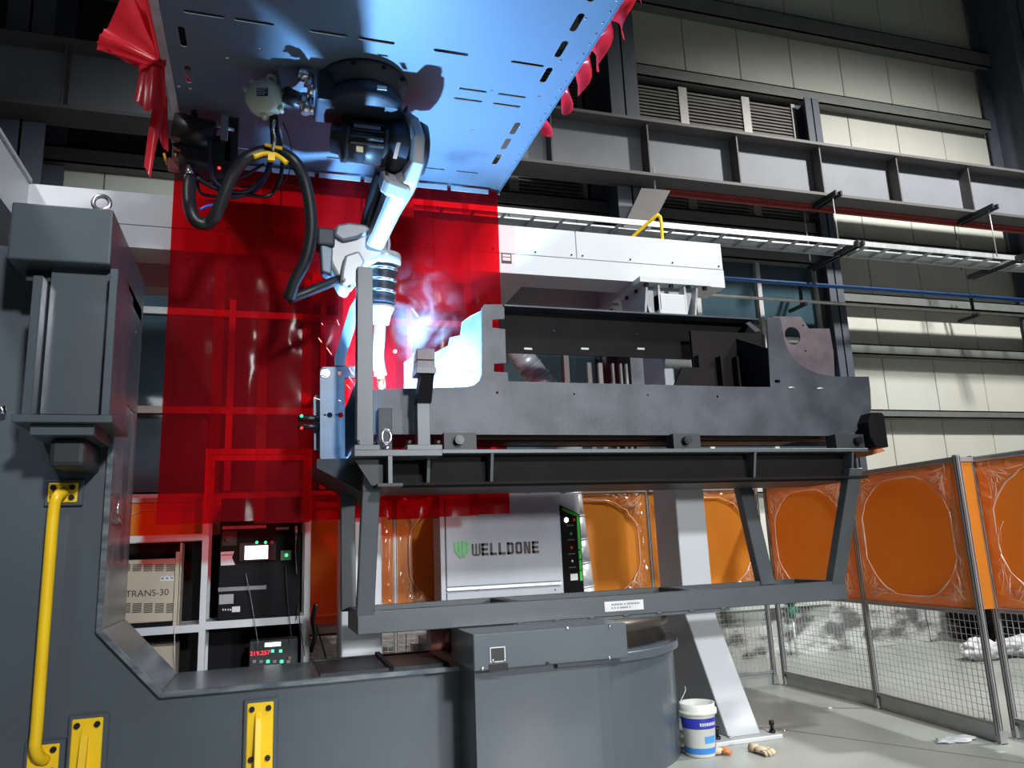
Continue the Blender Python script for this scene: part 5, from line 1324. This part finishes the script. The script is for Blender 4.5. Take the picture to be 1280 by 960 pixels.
for f0, f1, z0_, z1_, zt0 in ((0.0,.20,.42,.32,.93), (.26,.46,.25,.08,1.0), (.50,.70,.08,.25,1.0), (.78,.98,.32,.42,.93)):
    xa_, xb_ = ga.x+gw*f0, ga.x+gw*f1
    b.hexa([(xa_,WY-.004,gz+gh*z0_),(xb_,WY-.004,gz+gh*z1_),(xb_,WY-.004,gz+gh*zt0),(xa_,WY-.004,gz+gh*zt0)],[(xa_,WY,gz+gh*z0_),(xb_,WY,gz+gh*z1_),(xb_,WY,gz+gh*zt0),(xa_,WY,gz+gh*zt0)])
for s_ in (0, 1):
    x_a, x_b = (ga.x, ga.x+gw*.40) if s_ == 0 else (ga.x+gw*.98, ga.x+gw*.58)
    b.hexa([(x_a,WY-.0045,gz+gh*.42),(x_b,WY-.0045,gz),(x_b,WY-.0045,gz+gh*.2),(x_a,WY-.0045,gz+gh*.58)],[(x_a,WY,gz+gh*.42),(x_b,WY,gz),(x_b,WY,gz+gh*.2),(x_a,WY,gz+gh*.58)])
part('emblem', b, mat('emblem_green',(0.05,0.42,0.08),.4), wc, 'green pronged emblem')
# ducts
dk = thing('spiral_duct', 'silver spiral duct rising beside the fume extractor', 'duct', at(738,735,Y=7.28))
d0, d1 = at(731,740,Y=7.2), at(706,560,Y=7.2); d1 = d0 + (d1-d0)*1.0
d00 = d0 + (d0-d1)*0.62; d00.z = 0.02
up_ = V((0,0,1)); dz = (d1-d0)
seg_n = 11
for i in range(seg_n):
    a_ = d00.lerp(d1, i/seg_n); c_ = d00.lerp(d1, (i+1)/seg_n)
    part('duct_section', B().cyl(a_, c_, .105, n=28).cyl(c_-(c_-a_).normalized()*.012, c_, .110, n=28), GALV, dk)
dk2 = thing('flexible_duct', 'silver flexible duct slanting down behind the workpiece opening', 'duct', at(670,460,Y=7.3))
e0 = at(694,500,Y=7.1); e1 = at(640,430,Y=7.1)
dirn = (e1-e0).normalized()
e0 = e0 - dirn*.1; e1 = e1 + dirn*.35
for i in range(9):
    a_ = e0.lerp(e1, i/9); c_ = e0.lerp(e1, (i+1)/9)
    part('duct_section', B().cyl(a_, c_, .12, n=24).cyl(c_-dirn*.014, c_, .128, n=24), GALV, dk2)
part('duct_elbow', B().tube([e0+dirn*.05, e0-dirn*.05+V((0.02,0,-.05)), e0+V((0.06,0,-.25)), e0+V((.07,0,-.6))], .125, n=24), GALV, dk2)
# upright profile bundle behind the opening
for i, px in enumerate((735, 749, 766, 776, 783)):
    a = at(px, 470, Y=8.1)
    w_ = .05 if i < 2 else .025
    tag(part('strut_profile', B().box(a.x, a.x+w_, 8.1, 8.14, 0, 3.6), ALU if i != 1 else MULL),
        ['left of five slim upright profiles behind the workpiece opening', 'second slim upright profile behind the opening, painted white', 'third slim upright profile behind the opening', 'fourth slim upright profile behind the opening', 'fifth slim upright profile next to the gantry leg'][i], 'profile', 'slim upright profiles behind the opening')
# rear equipment seen below: floor clutter
tag(part('blue_scrap', B().box(at(515,806,Y=7.05).x, at(530,806,Y=7.05).x, 7.0, 7.15, at(520,815,Y=7.05).z, at(520,804,Y=7.05).z).box(at(516,816,Y=7.05).x, at(529,816,Y=7.05).x, 7.0, 7.15, at(520,818,Y=7.05).z-.62, at(520,812,Y=7.05).z), PLAST), 'small white and blue box glimpsed under the fixture left part', 'box')
gm = tag(part('geared_motor', B().cyl(at(536,800,Y=5.75), at(560,797,Y=5.75), .085, n=20).cyl(at(555,795,Y=5.7), at(563,797,Y=5.7), .05), mat('reddish_motor',(0.30,0.10,0.08),.4)), 'dark reddish motor behind the pedestal cover left end', 'motor')

# ================================================================ FLOOR THINGS
bk = thing('paint_bucket', 'white plastic bucket with blue label beside the pedestal', 'bucket', (3.08, 5.44, 0))
bc_ = V((3.08, 5.44, 0)); hb = at(866,878,Y=5.44).z
BS = 0.88
part('pail', B().lathe(bc_, (0,0,1), [(BS*q_[0], q_[1]) for q_ in [(0,0),(0.118,0),(0.124,0.01),(0.142,hb*.8),(0.150,hb*.82),(0.150,hb*.88),(0.143,hb*.9),(0.147,hb),(0.138,hb),(0.128,hb*.5),(0,hb*.45)]], 40), BUCK, bk)
part('rim_band', B().lathe(bc_, (0,0,1), [(0.128,hb*.80),(0.140,hb*.80),(0.140,hb*.86),(0.128,hb*.86)], 40), BUCK, bk)
def wraplabel(nm, r0, r1, z0, z1, a0, a1, mt_, n_=20):
    b = B()
    for i in range(n_):
        t0 = a0+(a1-a0)*i/n_; t1 = a0+(a1-a0)*(i+1)/n_
        b.quad(bc_+V((r0*math.cos(t0), r0*math.sin(t0), z0)), bc_+V((r0*math.cos(t1), r0*math.sin(t1), z0)), bc_+V((r1*math.cos(t1), r1*math.sin(t1), z1)), bc_+V((r1*math.cos(t0), r1*math.sin(t0), z1)))
    return part(nm, b, mt_, bk)
rz = lambda z: (.1245+(.142-.1245)*z/(hb*.8))*BS+.0015
A0, A1 = -PI*1.1, -0.35
wraplabel('label_band', rz(hb*.54), rz(hb*.74), hb*.54, hb*.74, A0, A1, BUCKB)
wraplabel('label_band', rz(hb*.07), rz(hb*.18), hb*.07, hb*.18, A0, A1, BUCKL)
wraplabel('label_side', rz(hb*.18)+.0005, rz(hb*.54)+.0005, hb*.18, hb*.54, A1-.35, A1, BUCKB, 6)
wraplabel('label_patch', rz(hb*.27)+.0005, rz(hb*.40)+.0005, hb*.27, hb*.40, -1.75, -.95, mat('pale_blue_patch',(0.06,0.28,0.6),.4), 10)
for i in range(9):
    a0_ = -2.0+.13*i; wraplabel('label_character', rz(hb*.60)+.002, rz(hb*.66)+.002, hb*.60, hb*.66, a0_, a0_+.085, PAPER, 2)
part('bail_wire', B().tube(smooth([bc_+V((-.13,0,hb*.84)), bc_+V((-.11,.05,hb*.98)), bc_+V((-.03,.1,hb*1.18)), bc_+V((-.02,.12,hb*1.26))],5), .003, n=6), GALV, bk)
part('rim_lug', B().sphere(bc_+V((.138,-.01,hb*.83)), .02, (1,1,1.3), 1), BUCK, bk)

def glove(name_, loc, rot, label, m1, m2=None):
    t = thing(name_, label, 'glove', loc, 'work gloves dropped at the gantry leg')
    R_ = Matrix.Rotation(rot, 3, 'Z')
    def P(x,y,z): return V(loc)+R_@V((x,y,z))
    b = B(); b.sphere((0,0,0), 1, (.048,.055,.026), 2)
    for v in b.bm.verts:
        v.co = v.co + v.co.normalized()*.008*mnoise.noise(v.co*40); v.co = P(v.co.x, v.co.y, max(v.co.z,-.024)+.026)
    part('palm', b, m1, t)
    for i, (dx, L, an) in enumerate(((-.034,.060,-.25),(-.012,.072,-.08),(.012,.068,.08),(.034,.055,.25))):
        p0_ = P(dx,-.035,.024); d_ = V((math.sin(an),-math.cos(an),0))
        e1 = P(dx+d_.x*L*.6, -.035+d_.y*L*.6, .028); e2 = P(dx+d_.x*L, -.035+d_.y*L, .012)
        part('finger', B().tube([p0_, e1, e2], .012, n=8, rr=[.014,.013,.009]), m2 or m1, t)
    part('finger', B().tube([P(.04,.01,.02), P(.068,-.008,.022), P(.074,-.03,.013)], .012, n=8, rr=[.014,.013,.009]), m2 or m1, t, 'thumb')
    part('cuff', B().lathe(P(0,.045,.022), R_@V((0,1,0)), [(0,0),(.036,0),(.030,.02),(.038,.05),(0,.05)], 14), m1, t)
glove('work_glove', at(952,942,Z=0), .25, 'cream knitted glove lying in front of the gantry leg base plate', GLOVE)
glove('work_glove', at(896,943,Z=0), 1.2, 'soiled glove with orange fingers lying beside the paint bucket', GLOVE, GLOVER)

def crumple(name_, c, s, seed, label, cat, mt_=PLAST, flat=1.0):
    b = B().sphere((0,0,0), 1, (1,1,1), 4)
    for v in b.bm.verts:
        n_ = v.co.normalized(); k_ = 1 + .30*mnoise.noise(n_*2.3+V((seed,0,0))) + .16*mnoise.noise(n_*6+V((0,seed,0)))
        v.co = V((n_.x*s[0]*k_, n_.y*s[1]*k_, max(n_.z*s[2]*k_, -s[2]*.75)+s[2]*.75)) + V(c)
    return tag(part(name_, b, mt_), label, cat)
c_ = at(1238,826,Z=0)
crumple('plastic_bundle', (c_.x, c_.y+.1, 0), (.26,.16,.14), 3, 'crumpled white plastic bundle on the floor beyond the fence', 'plastic bag')
crumple('plastic_bundle', (c_.x+.62, c_.y+.1, 0), (.36,.2,.13), 8, 'crumpled white plastic bundle cut by the right picture edge beyond the fence', 'plastic bag')
c_ = at(1195,926,Z=0)
crumple('folded_plastic_sheet', (c_.x, c_.y, 0), (.17,.075,.016), 5, 'folded white plastic sheet lying inside the fence near its foot', 'plastic sheet')
c_ = at(1250,940,Z=0)
tag(part('paper_scrap', B().box(c_.x-.03, c_.x+.03, c_.y-.02, c_.y+.02, 0, .002), PAPER), 'small white paper scrap at the nearest fence post foot', 'paper')
c_ = at(1037,886,Z=0)
crumple('debris_scrap', (c_.x, c_.y, 0), (.022,.02,.008), 9, 'tiny pale scrap on the floor midway along the fence', 'debris')
# dark clutter and valve beyond the fence
a = at(1010,752,Y=9.1)
c_ = at(1262,800,Y=8.3)
dm = thing('dark_machine', 'dark machine parts on the floor beyond the fence at the right', 'machine', (c_.x, 8.4, 0))
part('housing', B().box(c_.x-.25, c_.x+1.6, 8.3, 9.0, .25, .95), BLACKP, dm, bevel=.03)
part('skid', B().box(c_.x-.15, c_.x+1.5, 8.35, 8.45, 0, .25).box(c_.x-.15, c_.x+1.5, 8.8, 8.9, 0, .25), BLACKP, dm)
part('cover', B().box(c_.x+.2, c_.x+.6, 8.28, 8.3, .6, .9), GREY, dm)
a = at(990,765,Y=8.95)
vv = thing('hose_valve', 'small green standpipe valve in front of the stained wall foot', 'valve', (a.x, 8.95, 0))
part('stem', B().cyl((a.x,8.95,0),(a.x,8.95,a.z-.08),.016,n=8), GALV, vv)
part('valve_body', B().cyl((a.x,8.95,a.z-.08),(a.x,8.95,a.z+.12),.045,n=12).cyl((a.x-.08,8.95,a.z+.02),(a.x+.1,8.95,a.z+.02),.03,n=10).cyl((a.x,8.95,a.z+.12),(a.x,8.95,a.z+.14),.09,n=14), mat('valve_green',(0.02,0.16,0.10),.4), vv)
c0_ = at(950,772,Y=9.0)
tag(part('white_ledge', B().box(c0_.x-.5, c0_.x+1.2, 8.98, 9.09, .62, .80), mat('pale_ledge',(0.45,0.5,0.46),.6)), 'pale ledge box on the wall foot behind the gantry leg', 'ledge')

# ================================================================ SMOKE
def smoke_mat():
    mt = bpy.data.materials.new('weld_smoke_volume'); mt.use_nodes = True; nt = mt.node_tree; nt.nodes.clear()
    out = nt.nodes.new('ShaderNodeOutputMaterial'); vs = nt.nodes.new('ShaderNodeVolumeScatter'); vs.inputs['Color'].default_value = (.78,.80,1,1); vs.inputs['Anisotropy'].default_value = 0.1
    tc = nt.nodes.new('ShaderNodeTexCoord'); nz = nt.nodes.new('ShaderNodeTexNoise'); nz.inputs['Scale'].default_value = 4.2; nz.inputs['Detail'].default_value = 6; nz.inputs['Distortion'].default_value = .8
    nt.links.new(tc.outputs['Object'], nz.inputs['Vector'])
    mr = nt.nodes.new('ShaderNodeMapRange'); mr.inputs['From Min'].default_value = .47; mr.inputs['From Max'].default_value = .68; mr.inputs['To Max'].default_value = 9.0
    nt.links.new(nz.outputs[0], mr.inputs[0])
    mp = nt.nodes.new('ShaderNodeMapping'); mp.inputs['Scale'].default_value = (1/.36, 1/.18, 1/.52); nt.links.new(tc.outputs['Object'], mp.inputs[0])
    gr = nt.nodes.new('ShaderNodeTexGradient'); gr.gradient_type = 'QUADRATIC_SPHERE'; nt.links.new(mp.outputs[0], gr.inputs[0])
    mu = nt.nodes.new('ShaderNodeMath'); mu.operation = 'MULTIPLY'; nt.links.new(mr.outputs[0], mu.inputs[0]); nt.links.new(gr.outputs['Fac'], mu.inputs[1])
    nt.links.new(mu.outputs[0], vs.inputs['Density']); nt.links.new(vs.outputs[0], out.inputs['Volume'])
    MATS['smoke'] = mt
    return mt
SM = smoke_mat()
cs = at(530,392,Y=5.70)
smk = part('weld_smoke', B().sphere(cs, 1, (.40,.20,.56), 3), SM, origin=cs)
tag(smk, 'bluish welding smoke drifting up beside the torch', 'smoke', kind='stuff')
